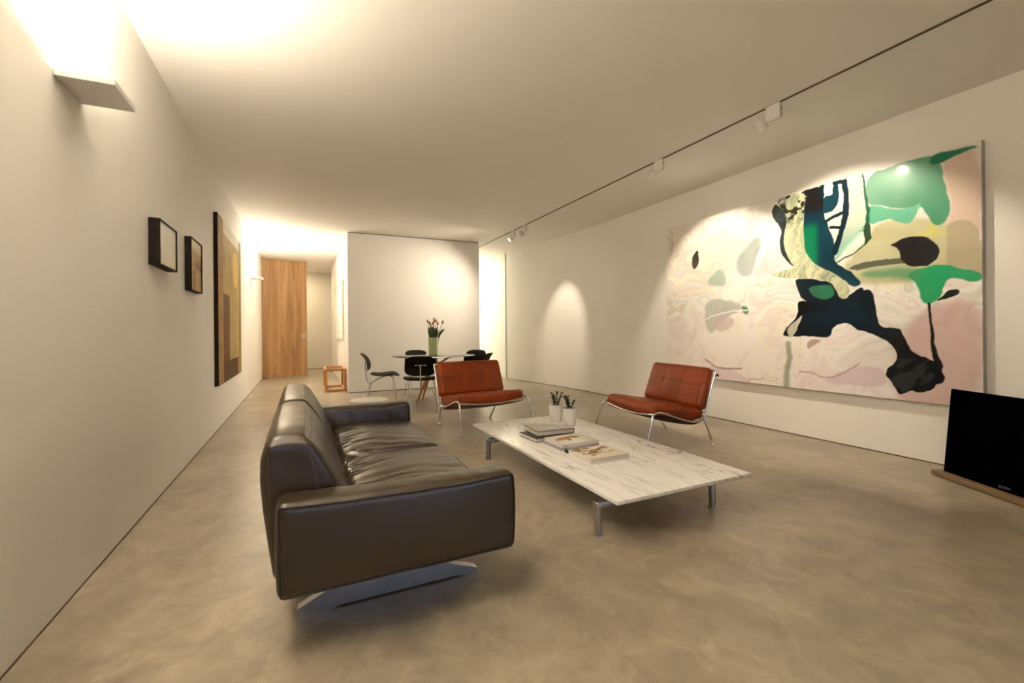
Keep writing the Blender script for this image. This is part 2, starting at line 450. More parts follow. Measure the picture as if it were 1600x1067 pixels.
# ------------------------------------------------------------------ ceiling track and spotlights
tag(MB().box(3.548, 3.572, YB+.3, 9.6, ZC-.004, ZC).build('lighting_track', M['track']), 'thin dark track line running the length of the white ceiling', 'lighting track')
def spotlight(yc, aim, label, energy, size, blend=.35, hx=-.015, dz=.0):
    t = thing('track_spotlight', label, 'spotlight', (3.56, yc, ZC-.004), 0, 'white spotlights on the ceiling track')
    MB().box(-.017, .017, -.062, .062, -.125, 0, .003).build('adapter_box', M['white'], t)
    MB().lathe([(.006, 0), (.006, .004)], n=12).xf(Matrix.Translation((0, -.062, -.05)) @ Matrix.Rotation(PI/2, 4, 'X')).build('fixing_screw', M['gap'], t)
    hc = Vector((hx, .10, -.135))
    MB().tube([(0, .045, -.11), (hx*.5, .075, -.125), tuple(hc)], .008, 8).build('swivel_arm', M['white'], t, smooth=True)
    wp = Vector((3.56, yc, ZC-.004))+hc
    d = (Vector(aim)-wp).normalized(); q = d.to_track_quat('Z', 'Y').to_matrix().to_4x4()
    MB().lathe([(.030, -.055), (.036, -.05), (.042, -.02), (.044, .035), (.040, .037), (.034, .028)], n=24).xf(Matrix.Translation(hc) @ q).build('lamp_head', M['white'], t, autosm=40)
    MB().lathe([(.001, .030), (.033, .030), (.033, .033), (.001, .033)], n=20).xf(Matrix.Translation(hc) @ q).build('lamp_glass', M['lampglow'], t)
    ld = bpy.data.lights.new('spot_beam', 'SPOT'); ld.energy = energy; ld.spot_size = math.radians(size); ld.spot_blend = blend
    ld.color = WARM; ld.shadow_soft_size = .022
    lo = bpy.data.objects.new('spot_beam', ld); COL.objects.link(lo)
    lo.location = wp+d*.055; lo.rotation_euler = d.to_track_quat('-Z', 'Y').to_euler()
    return t
WARM = (1., .86, .65)
spotlight(2.42, (4.7, 2.55, 1.45), 'white track spotlight nearest the camera, above the right part of the large painting', 26, 92, .4)
spotlight(3.74, (4.7, 3.85, 1.50), 'white track spotlight above the left part of the large painting', 25, 82, .4)
spotlight(7.02, (4.66, 7.5, 1.3), 'small white track spotlight, nearer of the close-set far pair', 28, 46, .7)
spotlight(7.48, (1.2, 8.4, .9), 'small white track spotlight, farther of the close-set far pair', 64, 118, 1.)

# ------------------------------------------------------------------ wall sconces
def area(name, loc, rot, sx, sy, e, col=WARM, spread=180):
    ld = bpy.data.lights.new(name, 'AREA'); ld.shape = 'RECTANGLE'; ld.size = sx; ld.size_y = sy; ld.energy = e; ld.color = col
    ld.spread = math.radians(spread)
    o = bpy.data.objects.new(name, ld); COL.objects.link(o); o.location = loc; o.rotation_euler = rot; return o
def sconce(y, label, e, sp, e2, tilt=0., grp='shelf-like wall lights on the left wall'):
    t = thing('wall_sconce', label, 'wall light', (XL, y, 2.2), 0, grp)
    MB().box(.001, .198, 0, .262, 0, .028, .002).build('shade_plate', M['white'], t)
    MB().box(.012, .10, .06, .20, .0285, .045, .004).build('lamp_glass', M['lampglow'], t)
    area('sconce_uplight', (XL+.056, y+.13, 2.2+.05), (PI-tilt, 0, 0), .09, .14, e, spread=sp)
    area('sconce_glow', (XL+.056, y+.13, 2.2+.052), (PI, 0, 0), .09, .14, e2)
    return t
sconce(2.433, 'white slab wall light high on the left wall nearest the camera, glowing upward', 30, 54, 10., math.radians(-12))
sconce(.50, 'added white slab wall light on the left wall, out of view, for fill light', 0.1, 60, 33)  # added unseen sconce, lifts the fill light near the camera
sconce(10.0, 'small white wall light beside the oak door at the far end of the corridor', 5, 110, 34)

# unseen fill lamps, added: behind the block, at the corridor end, outside the glazing
area('kitchen_fill', (3.85, 11.6, 2.93), (0, 0, 0), .5, .9, 24, (1., .92, .68))
area('corridor_fill', (-.2, 14.2, 2.95), (0, 0, 0), .3, .3, 7, (1., .78, .45))
area('dusk_fill', (1.95, YB-.3, 1.5), (PI/2, 0, 0), 3.7, 2.1, 9, (.62, .74, 1.))

# ------------------------------------------------------------------ large abstract painting
POLY = {}
PY0, PY1, PZ0, PZ1 = 1.545, 4.80, .505, 2.565
PBX = 2.840
POLY = {
 'pinkright': [(1.784,2.512),(1.533,2.569),(1.528,1.673),(1.672,1.937),(1.764,1.957),(1.724,2.061),(1.769,2.383)],
 'pinklow': [(2.124,0.413),(2.097,0.949),(1.917,1.304),(1.53,1.406),(1.535,0.506)],
 'pinkmid': [(2.679,0.643),(2.423,0.776),(2.242,0.788),(2.174,0.747),(2.175,0.587),(2.679,0.58)],
 'olive': [(2.555,1.584),(2.442,1.815),(2.283,1.965),(2.232,2.1),(1.911,2.08),(1.527,1.818),(1.529,1.479),(1.751,1.579),(1.958,1.523),(2.188,1.518)],
 'arch': [(1.756,1.956),(1.671,1.988),(1.597,1.956),(1.548,1.847),(1.529,1.479),(1.637,1.49),(1.751,1.604),(1.749,1.81)],
 'yellow': [(1.857,2.015),(1.837,1.984),(1.788,1.911),(1.702,1.883),(1.913,1.883),(1.977,1.917),(1.87,1.927)],
 'p1': [(3.698,1.956),(3.46,2.157),(3.369,2.208),(3.342,2.07),(3.432,1.931),(3.449,1.757),(3.636,1.741)],
 'p2': [(3.903,1.882),(3.826,1.786),(3.828,1.645),(4.049,1.689),(4.104,1.753),(3.989,1.861)],
 'p3': [(4.11,1.533),(3.638,1.468),(3.605,1.352),(3.863,1.261),(4.036,1.054),(4.114,1.152),(4.153,1.327)],
 'p3pink': [(4.034,1.249),(3.817,1.306),(3.684,1.24),(3.773,1.126),(3.959,1.087)],
 'p4': [(3.63,1.399),(3.546,1.409),(3.506,1.325),(3.572,1.283)],
 'pk1': [(4.79,1.268),(4.563,1.35),(4.43,1.19),(4.477,0.956),(4.793,1.04)],
 'pk2': [(4.109,0.692),(3.69,0.627),(3.441,0.499),(3.691,0.45),(4.062,0.499)],
 'pk3': [(3.469,1.752),(3.233,2.079),(3.11,2.022),(3.091,1.777),(3.35,1.724)],
 'pale': [(2.48,2.522),(2.335,2.554),(2.312,2.265),(2.323,2.061),(2.413,1.99),(2.553,1.819),(2.587,1.787),(2.529,2.013),(2.482,2.248)],
 'green': [(2.32,2.538),(2.085,2.558),(1.845,2.565),(1.773,2.467),(1.758,2.307),(1.741,2.183),(1.724,2.056),(1.754,1.965),(1.829,1.963),(1.886,2.101),(1.915,2.151),(2.065,2.156),(2.231,2.244),(2.307,2.252)],
 'greenlow': [(2.307,2.252),(2.241,2.241),(2.159,2.197),(2.065,2.156),(1.976,2.156),(1.91,2.187),(1.954,2.053),(2.012,2.022),(2.063,2.045),(2.124,2.1),(2.214,2.09),(2.289,2.072)],
 'tail': [(1.857,2.554),(1.745,2.549),(1.551,2.544),(1.554,2.528),(1.649,2.514),(1.722,2.495),(1.781,2.459),(1.842,2.469)],
 'greenblob': [(2.019,1.595),(1.872,1.652),(1.736,1.649),(1.674,1.595),(1.55,1.554),(1.55,1.5),(1.595,1.473),(1.705,1.537),(1.759,1.513),(1.776,1.442),(1.805,1.362),(1.874,1.323),(1.919,1.358),(1.945,1.521)],
 'greenstreak': [(2.363,1.654),(2.092,1.66),(1.914,1.652),(1.915,1.518),(2.092,1.581),(2.337,1.585)],
 'brownwedge': [(2.849,1.029),(2.7,1.031),(2.799,0.958),(2.85,0.911)],
 'gdrip': [(3.049,0.965),(3.037,0.815),(3.066,0.676),(3.074,0.511)],
 'rline': [(4.139,0.74),(3.963,0.653),(3.778,0.643),(3.621,0.655)],
 'rline2': [(2.93,0.68),(2.801,0.678),(2.691,0.642),(2.562,0.673),(2.45,0.749),(2.38,0.808)],
 'rline3': [(3.555,0.48),(3.505,0.552),(3.377,0.55),(3.346,0.582)],
 'wline': [(4.195,1.22),(4.034,1.298),(3.771,1.351),(3.433,1.352)],
 'gline': [(2.335,2.554),(2.321,2.385),(2.302,2.203),(2.303,2.075),(2.355,2.038)],
 'gline2': [(2.303,2.063),(2.299,1.968),(2.32,1.902),(2.415,1.834),(2.565,1.771)],
 'mint': [(2.344,2.06),(2.413,1.99),(2.507,1.886),(2.576,1.81)],
 'body': [(2.927,2.566),(2.701,2.561),(2.679,2.483),(2.68,2.293),(2.637,2.154),(2.574,1.966),(2.596,1.782),(2.492,1.708),(2.361,1.57),(2.371,1.525),(2.451,1.521),(2.493,1.584),(2.597,1.664),(2.776,1.782),(2.871,1.907),(2.892,2.059),(2.89,2.308),(2.85,2.47)],
 'teeth': [(2.688,2.451),(2.602,2.427),(2.59,2.551),(2.541,2.547),(2.549,2.295),(2.66,2.266),(2.689,2.299)],
 't2': [(2.491,2.537),(2.481,2.406),(2.482,2.211),(2.528,2.025),(2.587,1.874)],
 't3': [(2.493,2.244),(2.578,2.222),(2.654,2.189)],
 't4': [(2.494,2.098),(2.608,2.122)],
 'ttop': [(2.587,2.548),(2.536,2.545),(2.491,2.537)],
 't1a': [(2.699,2.544),(2.694,2.459)],
 'flap': [(3.195,2.511),(3.245,2.393),(3.137,2.235),(3.116,2.192),(3.138,2.105),(3.125,1.948),(3.086,1.889),(3.008,1.801),(2.921,1.751),(3.041,1.88),(3.091,2.019),(3.084,2.162),(3.045,2.28),(3.068,2.365),(3.135,2.457)],
 'under': [(2.988,1.669),(2.825,1.651),(2.612,1.584),(2.567,1.523),(2.528,1.397),(2.364,1.529),(2.328,1.49),(2.392,1.358),(2.614,1.352),(2.898,1.414),(2.936,1.523)],
 'pocket': [(2.845,1.561),(2.701,1.574),(2.589,1.544),(2.579,1.45),(2.673,1.406),(2.807,1.467)],
 'main': [(2.934,1.423),(2.946,1.396),(2.947,1.256),(3.083,1.136),(3.114,1.074),(3.091,1.053),(2.96,1.051),(2.833,1.058),(2.7,1.042),(2.647,1.038),(2.62,1.076),(2.616,1.132),(2.564,1.175),(2.464,1.18),(2.416,1.125),(2.277,1.077),(2.164,1.017),(2.106,0.949),(2.077,0.87),(2.107,0.828),(2.166,0.765),(2.179,0.712),(2.124,0.656),(2.088,0.556),(2.059,0.545),(1.987,0.604),(1.941,0.574),(1.836,0.621),(1.825,0.659),(1.778,0.665),(1.767,0.721),(1.792,0.774),(1.788,0.82),(1.834,0.855),(1.969,0.91),(2.016,1.01),(2.047,1.069),(2.051,1.122),(2.189,1.144),(2.232,1.201),(2.249,1.346),(2.274,1.474),(2.31,1.496),(2.423,1.486),(2.511,1.408),(2.614,1.39),(2.733,1.403)],
 'flapcream': [(3.069,1.088),(3.055,1.143),(2.959,1.222),(2.892,1.281),(2.926,1.188),(2.973,1.095),(3.021,1.02)],
 'stream': [(3.17,2.543),(3.015,2.562),(2.836,2.532),(2.869,2.409),(2.879,2.306),(2.876,2.056),(2.871,1.907),(2.776,1.782),(2.597,1.664),(2.493,1.584),(2.451,1.489),(2.472,1.42),(2.535,1.413),(2.578,1.532),(2.641,1.599),(2.825,1.651),(2.972,1.664),(3.274,1.715),(3.112,1.766),(2.954,1.76),(3.041,1.88),(3.091,2.019),(3.084,2.162),(3.045,2.28),(3.068,2.365),(3.135,2.457)],
 'blob': [(2.118,1.877),(2.04,1.901),(1.977,1.906),(1.917,1.901),(1.87,1.88),(1.829,1.835),(1.805,1.789),(1.798,1.735),(1.818,1.686),(1.855,1.655),(1.901,1.648),(1.957,1.658),(2.014,1.688),(2.055,1.727),(2.057,1.766),(2.063,1.806),(2.091,1.838),(2.128,1.862)],
 'blobtail': [(2.023,1.739),(2.133,1.741),(2.343,1.74),(2.486,1.699),(2.389,1.663),(2.235,1.684),(2.092,1.693),(2.001,1.686)],
 'thread': [(1.866,1.333),(1.858,1.195),(1.843,1.037),(1.808,0.818)],
 'ear': [(1.784,1.391),(1.744,1.439),(1.698,1.445),(1.675,1.418),(1.706,1.38),(1.76,1.363),(1.825,1.352)],
 'smallblob': [(4.243,2.203),(4.354,2.068),(4.326,1.913),(4.249,1.96),(4.227,2.024)],
}
def paint_big(U, V):
    Y = PY1+(PY0-PY1)*U      # u=0 far (left in view) ... u=1 near
    Z = PZ0+(PZ1-PZ0)*V
    wx = (fbm(Y*5, Z*5, 3)-.5)*.05+(fbm(Y*18, Z*18, 9)-.5)*.035
    wz = (fbm(Y*5, Z*5, 13)-.5)*.05+(fbm(Y*18, Z*18, 19)-.5)*.035
    X = Y+wx*.55; Q = Z+wz*.55
    # ground: cream with pink and yellow clouds
    def S(x, lo, hi): t = np.clip((x-lo)/(hi-lo), 0, 1); return (t*t*(3-2*t))[..., None]
    # poured bands: palette looked up along a twice-warped noise field
    q1 = fbm(Y*1.1, Z*1.3, 31); q2 = fbm(Y*1.3+5, Z*1.1+2, 37)
    q = fbm(Y*1.0+q1*2.6, Z*1.5+q2*2.6, 43)
    pal = np.array([C8(238, 226, 206), C8(246, 240, 224), C8(196, 194, 174), C8(244, 234, 214), C8(228, 202, 190), C8(246, 238, 218), C8(238, 226, 190), C8(226, 202, 184), C8(245, 236, 216), C8(196, 200, 186), C8(242, 230, 210)])
    t = np.clip((q-.22)/.56, 0, .999)*(len(pal)-1); k = t.astype(int); fr = t-k; fr = fr*fr*(3-2*fr); fr = fr*fr
    col = pal[k]*(1-fr[..., None])+pal[np.minimum(k+1, len(pal)-1)]*fr[..., None]
    col = C8(240, 228, 204)*.42+col*.58
    pk = S(1.45-Z, 0, .7)*.45; col = col+(C8(230, 206, 194)-col)*pk
    edge = S(np.abs(t-np.round(t)), .0, .06)
    col = col+(C8(180, 140, 110)-col)*(1-edge)*.45*S(fbm(Y*2, Z*2, 53), .45, .6)
    def lay(key, color, soft=.004, op=1., warp=1., shade=None):
        nonlocal col
        d = sdf(chaikin(POLY[key]), Y+(X-Y)*warp, Z+(Q-Z)*warp)
        al = (1-S(d, -soft, soft))*op
        cc = color if shade is None else shade
        col = col+(cc-col)*al
    def ln(key, color, w, soft=.004, op=1.):
        nonlocal col
        al = (1-S(sdl(POLY[key], X, Q, w), -soft, soft))*op
        col = col+(color-col)*al
    G = lambda c0, c1, t: C8(*c0)+(C8(*c1)-C8(*c0))*t[..., None]
    lay('pinkright', C8(214, 184, 158), .03)
    lay('pinklow', C8(200, 160, 146), .05, .8)
    lay('pinkmid', C8(212, 184, 182), .012, .85)
    lay('olive', G((206, 198, 160), (184, 172, 120), fbm(Y*2, Z*9, 61)), .03)
    lay('arch', G((196, 170, 140), (160, 150, 110), fbm(Y*3, Z*7, 66)), .008, .9)
    lay('yellow', C8(212, 196, 70), .03, .6)
    lay('p1', G((186, 192, 176), (120, 126, 116), fbm(Y*5, Z*3, 71)), .018, .8)
    lay('p2', C8(150, 172, 152), .018, .75)
    lay('p3', G((180, 180, 158), (130, 130, 116), fbm(Y*4, Z*4, 73)), .02, .75)
    lay('p3pink', C8(196, 164, 160), .02, .7)
    lay('p4', C8(96, 130, 96), .006)
    lay('pk1', C8(222, 196, 184), .04, .5)
    lay('pk2', C8(218, 190, 184), .015, .8)
    lay('pk3', C8(214, 190, 184), .02, .7)
    lay('pale', G((160, 184, 156), (206, 208, 180), S(Z, 1.9, 2.2)[..., 0]), .008)
    t = np.clip((2.75-Y)/.8, 0, 1)*.7+fbm(Y*3, Z*2, 81)*.3
    lay('green', G((176, 200, 172), (38, 128, 84), t), .006)
    lay('greenlow', G((120, 184, 146), (70, 160, 112), fbm(Y*3, Z*3, 83)), .004)
    lay('tail', C8(16, 104, 66), .006)
    lay('greenblob', G((0, 150, 88), (60, 150, 96), fbm(Y*3, Z*9, 87)), .005)
    lay('greenstreak', C8(70, 140, 90), .03, .8)
    lay('brownwedge', C8(180, 150, 130), .006)
    ln('gdrip', C8(128, 132, 104), .030, .02, .8)
    ln('rline', C8(150, 90, 76), .010, .006, .8)
    ln('rline2', C8(170, 122, 100), .008, .006, .7)
    ln('rline3', C8(178, 140, 118), .008, .006, .6)
    ln('wline', C8(250, 244, 226), .008, .006)
    ln('gline', C8(14, 92, 60), [.008, .010, .013, .022, .012])
    ln('gline2', C8(40, 70, 44), [.03, .028, .008, .006, .006])
    ln('mint', C8(150, 200, 164), .018, .012, .8)
    s = fbm((Y+wx*2)*4, Z*4, 91)
    body = G((4, 30, 44), (8, 66, 78), s)
    gm = (1-S(np.abs(Y-PBX), .05, .13))*S(Z, 1.58, 1.78)*(1-S(Z, 2.12, 2.25))
    body = body+(C8(0, 116, 72)-body)*gm
    body = body+(C8(22, 8, 8)-body)*S(Z, 2.28, 2.36)*(1-S(np.abs(Y-PBX+.10), .1, .2))*.9
    lay('body', None, .004, shade=body)
    lay('teeth', G((6, 62, 72), (4, 34, 46), s), .003)
    for k, w in (('t2', [.028, .026, .026, .024, .03]), ('t3', .016), ('t4', .014), ('ttop', .022), ('t1a', .02)):
        ln(k, C8(4, 34, 46), w, .003)
    lay('flap', G((14, 18, 24), (60, 70, 66), fbm(Y*12, Z*8, 95)), .003)
    lay('under', G((6, 34, 46), (4, 12, 18), s), .003)
    lay('pocket', G((8, 120, 72), (60, 70, 66), fbm(Y*5, Z*5, 97)), .006)
    lay('main', G((2, 4, 8), (4, 36, 48), np.clip((fbm(Y*2.2, Z*2.2, 99)-.42)*3, 0, 1)*np.clip((Z-.95)*4, 0, 1)), .003)
    lay('flapcream', G((216, 204, 176), (150, 140, 120), fbm(Y*16, Z*3, 101)), .004)
    # swept pale stream with fine streaks following its flow
    st = fbm((Y*1.0+Z*.25+wx*3)*42, Z*3, 103)
    strm = G((206, 200, 156), (136, 140, 104), np.clip((st-.35)*2.2, 0, 1))
    lace = S(fbm(Y*26, Z*26, 107), .50, .58)*S(Z, 2.22, 2.32)
    strm = strm+(C8(40, 34, 24)-strm)*lace
    lay('stream', None, .004, warp=.6, shade=strm)
    lay('blob', G((8, 8, 12), (34, 10, 12), S(Y, 1.95, 2.15)[..., 0]), .003)
    lay('blobtail', C8(22, 34, 30), .006, .8)
    ln('thread', C8(10, 10, 10), [.010, .009, .011, .026], .003)
    lay('ear', C8(14, 22, 16), .003)
    lay('smallblob', G((30, 24, 18), (120, 96, 70), S(1.9-Z, -.02, .06)[..., 0]), .003)
    # raised satin folds of the black foot
    d = sdf(POLY['main'], X, Q)
    fold = S(fbm((Y+Z)*14, (Y-Z)*5, 111), .52, .62)*(Z < .86)[..., None]*(d < -.01)[..., None]
    col = col+(C8(44, 46, 42)-col)*fold*.7
    return col
def build_painting():
    t = thing('abstract_painting', 'huge horizontal abstract painting of poured green, black and cream paint on the right wall', 'painting', (0, 0, 0))
    MB().box(4.695, 4.748, PY0, PY1, PZ0, PZ1, .003).build('canvas', M['canvas'], t)
    painted('painted_surface', (4.6925, PY1-.003, PZ0+.003), (0, -1, 0), (0, 0, 1), PY1-PY0-.006, PZ1-PZ0-.006, 620, 390,
            paint_big, mat_vcol('poured_varnish', .32, .25, .10, 14), t)
build_painting()

# ------------------------------------------------------------------ pictures on the left wall
def tall_fn(U, V):
    Y = U*2.035; Z = V*1.99
    n = fbm(U*9, V*14, 5); n2 = fbm(U*40, V*6, 8)
    def S(x, lo, hi): t = np.clip((x-lo)/(hi-lo), 0, 1); return (t*t*(3-2*t))[..., None]
    col = C8(176, 138, 74)+(C8(150, 116, 60)-C8(176, 138, 74))*n[..., None]
    def rect(x0, x1, z0, z1, c, c2=None):
        nonlocal col
        mk = ((Y >= x0) & (Y < x1) & (Z >= z0) & (Z < z1))[..., None]
        cc = C8(*c) if c2 is None else C8(*c)+(C8(*c2)-C8(*c))*n[..., None]
        col = np.where(mk, cc*(.88+.24*n2[..., None]), col)
    rect(0, .36, 0, 2, (150, 104, 48), (180, 140, 78))
    rect(.36, 1.80, 1.84, 2, (226, 210, 176))
    rect(.36, 1.80, 1.00, 1.84, (190, 160, 92), (166, 132, 70))
    rect(.36, .86, 0, 1.10, (116, 68, 26), (98, 58, 22))
    rect(.86, 1.66, .25, 1.08, (186, 156, 88), (158, 122, 62))
    rect(.36, 1.66, 0, .25, (92, 58, 24), (78, 46, 18))
    rect(1.66, 1.72, .25, 1.9, (206, 180, 110))
    rect(1.80, 2.04, 0, 2, (170, 140, 80), (140, 112, 56))
    rect(1.80, 1.83, 0, 2, (96, 70, 34))
    e = ((Y-1.42)/.26)**2+((Z-1.50)/.26)**2
    col = np.where((e < 1)[..., None], C8(222, 180, 92), col)
    return col
def tall():
    t = thing('tall_artwork', 'tall brown and gold geometric artwork with a yellow disc on the left wall', 'painting')
    MB().box(XL+.001, XL+.040, 6.015, 8.055, .53, 2.52, .003).build('panel', M['darkedge'], t)
    painted('painted_surface', (XL+.0425, 6.018, .532), (0, 1, 0), (0, 0, 1), 2.034, 1.986, 140, 200, tall_fn, mat_vcol('matt_paint', .6), t)
tall()
def boxframe(y0, y1, z0, z1, dep, fn, label):
    t = thing('box_frame', label, 'framed picture', (0, 0, 0))
    f = MB(); w = .010; x0, x1 = XL+.001, XL+dep
    f.box(x0, x1, y0, y0+w, z0, z1).box(x0, x1, y1-w, y1, z0, z1).box(x0, x1, y0+w, y1-w, z0, z0+w).box(x0, x1, y0+w, y1-w, z1-w, z1)
    f.build('frame', M['frame'], t)
    MB().box(x0, x0+.004, y0+w, y1-w, z0+w, z1-w).build('backing', M['frame'], t)
    painted('picture', (x1-.008, y0+w, z0+w), (0, 1, 0), (0, 0, 1), y1-y0-2*w, z1-z0-2*w, 60, 60, fn, mat_vcol('print_'+str(int(y0)), .5), t)
def pale_fn(U, V):
    col = C8(238, 220, 186)+(C8(248, 236, 212)-C8(238, 220, 186))*V[..., None]
    k = np.clip(1-np.abs(U-.07-.05*np.sin(V*7))/.03, 0, 1)[..., None]
    col = col+(C8(180, 130, 80)-col)*k*.8
    k = np.clip(1-np.abs(U-.86-.04*np.sin(V*5+2))/.05, 0, 1)[..., None]
    return col+(C8(210, 170, 110)-col)*k*.5
def gold_fn(U, V):
    n = fbm(U*3, V*5, 77)[..., None]
    col = C8(150, 104, 44)+(C8(196, 150, 70)-C8(150, 104, 44))*n
    t = np.clip((V-.72)/.2, 0, 1)[..., None]; col = col+(C8(226, 204, 150)-col)*t
    k = np.clip(1-np.abs(V-.55+U*.05)/.1, 0, 1)[..., None]*np.clip((U-.2)*3, 0, 1)[..., None]
    col = col+(C8(110, 66, 24)-col)*k
    k = np.clip(1-np.abs(U-.3)/.12, 0, 1)[..., None]*(V < .4)[..., None]
    return col+(C8(110, 76, 34)-col)*k
boxframe(3.655, 4.10, 1.597, 1.905, .064, pale_fn, 'deep black box frame with a pale cream picture on the left wall, nearest the camera')
boxframe(4.645, 5.10, 1.513, 1.976, .05, gold_fn, 'deep black box frame with a golden brown picture beside the tall artwork')
def corr():
    t = thing('corridor_picture', 'large pale white picture in a thin frame on the corridor side of the block', 'framed picture')
    f = MB(); x0, x1 = .722, .754; w = .02
    f.box(x0, x1, 9.68, 9.68+w, .98, 2.20).box(x0, x1, 12.2-w, 12.2, .98, 2.20).box(x0, x1, 9.70, 12.18, .98, .98+w).box(x0, x1, 9.70, 12.18, 2.18, 2.20)
    f.build('frame', mat('pale_oak_frame', (.72, .66, .54), .5), t)
    def fn(U, V):
        s = vnoise(U*22, V*.6, 3)[..., None]
        return C8(240, 232, 216)+(C8(214, 200, 176)-C8(240, 232, 216))*np.clip((s-.45)*2, 0, 1)
    painted('picture', (.730, 12.18, 1.0), (0, -1, 0), (0, 0, 1), 2.48, 1.18, 120, 20, fn, mat_vcol('pale_print', .5), t)
corr()

# ------------------------------------------------------------------ leather sofa
def build_sofa():
    t = thing('leather_sofa', 'dark taupe leather two-seat sofa with soft cushions on a polished steel runner base', 'sofa', (.35, 2.73, 0))
    O = Vector((-.35, -2.73, 0)); W = Matrix.Translation(O)
    def nz(x, y, z): return noise.noise(Vector((x, y, z)))
    # arms ------------------------------------------------------------
    def arm(y0, y1, outer):
        cy = (y0+y1)/2; dx, dy, dz = .872, y1-y0, .318
        def df(p, u, v, w):
            # gentle slack along the top, fuller ends
            top = max(0, w)
            p.z += top*(.010*u*u-.006) - .008*top*(p.x)
            p.z += .003*nz(p.x*9, p.y*6, 1.3)*top + .0025*nz(p.x*22, p.y*14, 4.)*top
            p.y += (-outer)*.007*max(0, -outer*v)*nz(p.x*13, p.z*9+p.x*5, 2.7)*(1 if outer > 0 else 0)
            p.y += .004*nz(p.x*7, p.z*7, 5.+cy)
            p.x += .008*(1-w*w)*(1 if u > .9 else 0)
            return Vector((p.x+.348, p.y+cy, p.z+.404))
        c = cushion(dx, dy, dz, .030, (.006, .010, .006), (70, 14, 30), df).xf(W)
        a = c.build('arm', M['sofa'], t, smooth=True)
        yy = y0+.005 if outer < 0 else y1-.005
        yi = y0+.004 if outer > 0 else y1-.004
        from mathutils.bvhtree import BVHTree
        bv = BVHTree.FromPolygons([q.co for q in a.data.vertices], [p.vertices for p in a.data.polygons])
        def snap(P, yv):
            out = []
            for q in P:
                h = bv.find_nearest(Vector(q)+O+Vector((0, (yv-cy)*.15, 0)))
                out.append(h[0]+h[1]*.001)
            return out
        def ring(yv, r, xin=.012, zin=.012):
            x0, x1, z0, z1 = -.088+xin-.012, .786-xin+.010, .244+zin-.009, .566-zin+.006
            pts = []
            for i in range(40):
                x = x0+(x1-x0)*i/39; u = 2*i/39-1
                pts.append((x, yv, z1+(.010*u*u-.006)-.008*x+.003*nz(x*9, yv*6, 1.3)))
            for i in range(1, 20): pts.append((x1+.004*math.sin(PI*i/20), yv, pts[39][2]+(z0-pts[39][2])*i/20))
            for i in range(40): pts.append((x1-(x1-x0)*i/39, yv, z0))
            for i in range(1, 20): pts.append((x0, yv, z0+(pts[0][2]-z0)*i/20))
            return pts
        MB().tube(snap(ring(yy, 0), yy), .0040, 6, closed=True).build('piping', M['pipe'], a, smooth=True)
        MB().tube(snap(ring(yi, 0), yi), .0040, 6, closed=True).build('piping', M['pipe'], a, smooth=True)
        return a
    arm(1.652, 1.800, -1); arm(3.662, 3.810, 1)
    # base frame between the arms -------------------------------------
    MB().box(-.07, .742, 1.806, 3.656, .205, .300, .012).xf(W).build('base_frame', M['sofa'], t, autosm=40)
    # seat cushions ---------------------------------------------------
    def seat(y0, y1, sd):
        cy = (y0+y1)/2; dx, dy, dz = .60, y1-y0-.004, .165
        def df(p, u, v, w):
            top = max(0, w)
            g = math.exp(-((p.x+.30)/.17)**2)        # gathered pleats near the back
            # radiating wrinkles: fan out from the back edge
            q = (p.y)/(.55+.45*(p.x+.30)/.6)
            wr = nz(q*13+sd*7+1.2*nz(p.x*5, p.y*5, sd), p.x*3.5+sd, 3.1)*.55+nz(q*31+sd*3, p.x*6., 8.2)*.3
            p.z += top*(wr*(.005+.028*g))
            p.z += top*(.010*nz(p.x*3+sd, p.y*3.2, 2.2))
            p.z -= top*.016*max(0, -u)**2
            p.x += .010*(1-v*v)*(1 if u > .5 else 0)*u + .004*nz(p.y*12, sd, p.z*10)*(u > .8)
            return Vector((p.x+.482, p.y+cy, p.z+.345-.012*(u > 2)))
        return cushion(dx, dy, dz, .045, (.006, .002, .030), (90, 110, 16), df).xf(W).build('seat_cushion', M['sofa'], t, smooth=True)
    seat(1.806, 2.731, 1); seat(2.731, 3.656, 5)
    # back cushions: wrap from low behind the seat up and over --------
    zs = np.array([.22, .35, .50, .60, .68, .74, .775])
    xr = np.array([-.105, -.122, -.140, -.148, -.146, -.130, -.112])
    xf_ = np.array([.170, .178, .152, .110, .068, .030, .010])
    def back(y0, y1, sd):
        cy = (y0+y1)/2; dy = y1-y0-.003; z0, z1 = .22, .762
        def df(p, u, v, w):
            z = (z0+z1)/2+p.z
            a = float(np.interp(z, zs, xr)); b = float(np.interp(z, zs, xf_))
            uu = p.x/.15
            x = (a+b)/2+uu*(b-a)/2
            # crown: highest mid-cushion, falling to the seams at both ends
            cr = (1-v**4)
            z += max(0, w)**2*(.020*cr-.014)+.010*max(0, w)**3*(1-u*u)
            z += .0035*nz(x*7, p.y*9+sd, z*5)*max(0, w)
            x += .012*max(0, u)*(1-v*v)*(1-abs(w))
            x += max(0, u)*(.006*nz(p.y*6+sd*3, z*5, 2)+.005*nz(p.y*16+sd, z*13+p.y*8, 6))
            yy = p.y+cy+(.006*nz(x*9, z*9, 9+sd))*(abs(v) > .95)
            return Vector((x, yy, z))
        o = cushion(.30, dy, z1-z0, .042, (.0, .006, .0), (24, 70, 40), df).xf(W).build('back_cushion', M['sofa'], t, smooth=True)
        m = MB()
        me = o.data
        # stitched seams following both upper edges, raised from the finished surface
        from mathutils.bvhtree import BVHTree
        bvh = BVHTree.FromPolygons([v.co for v in me.vertices], [p.vertices for p in me.polygons])
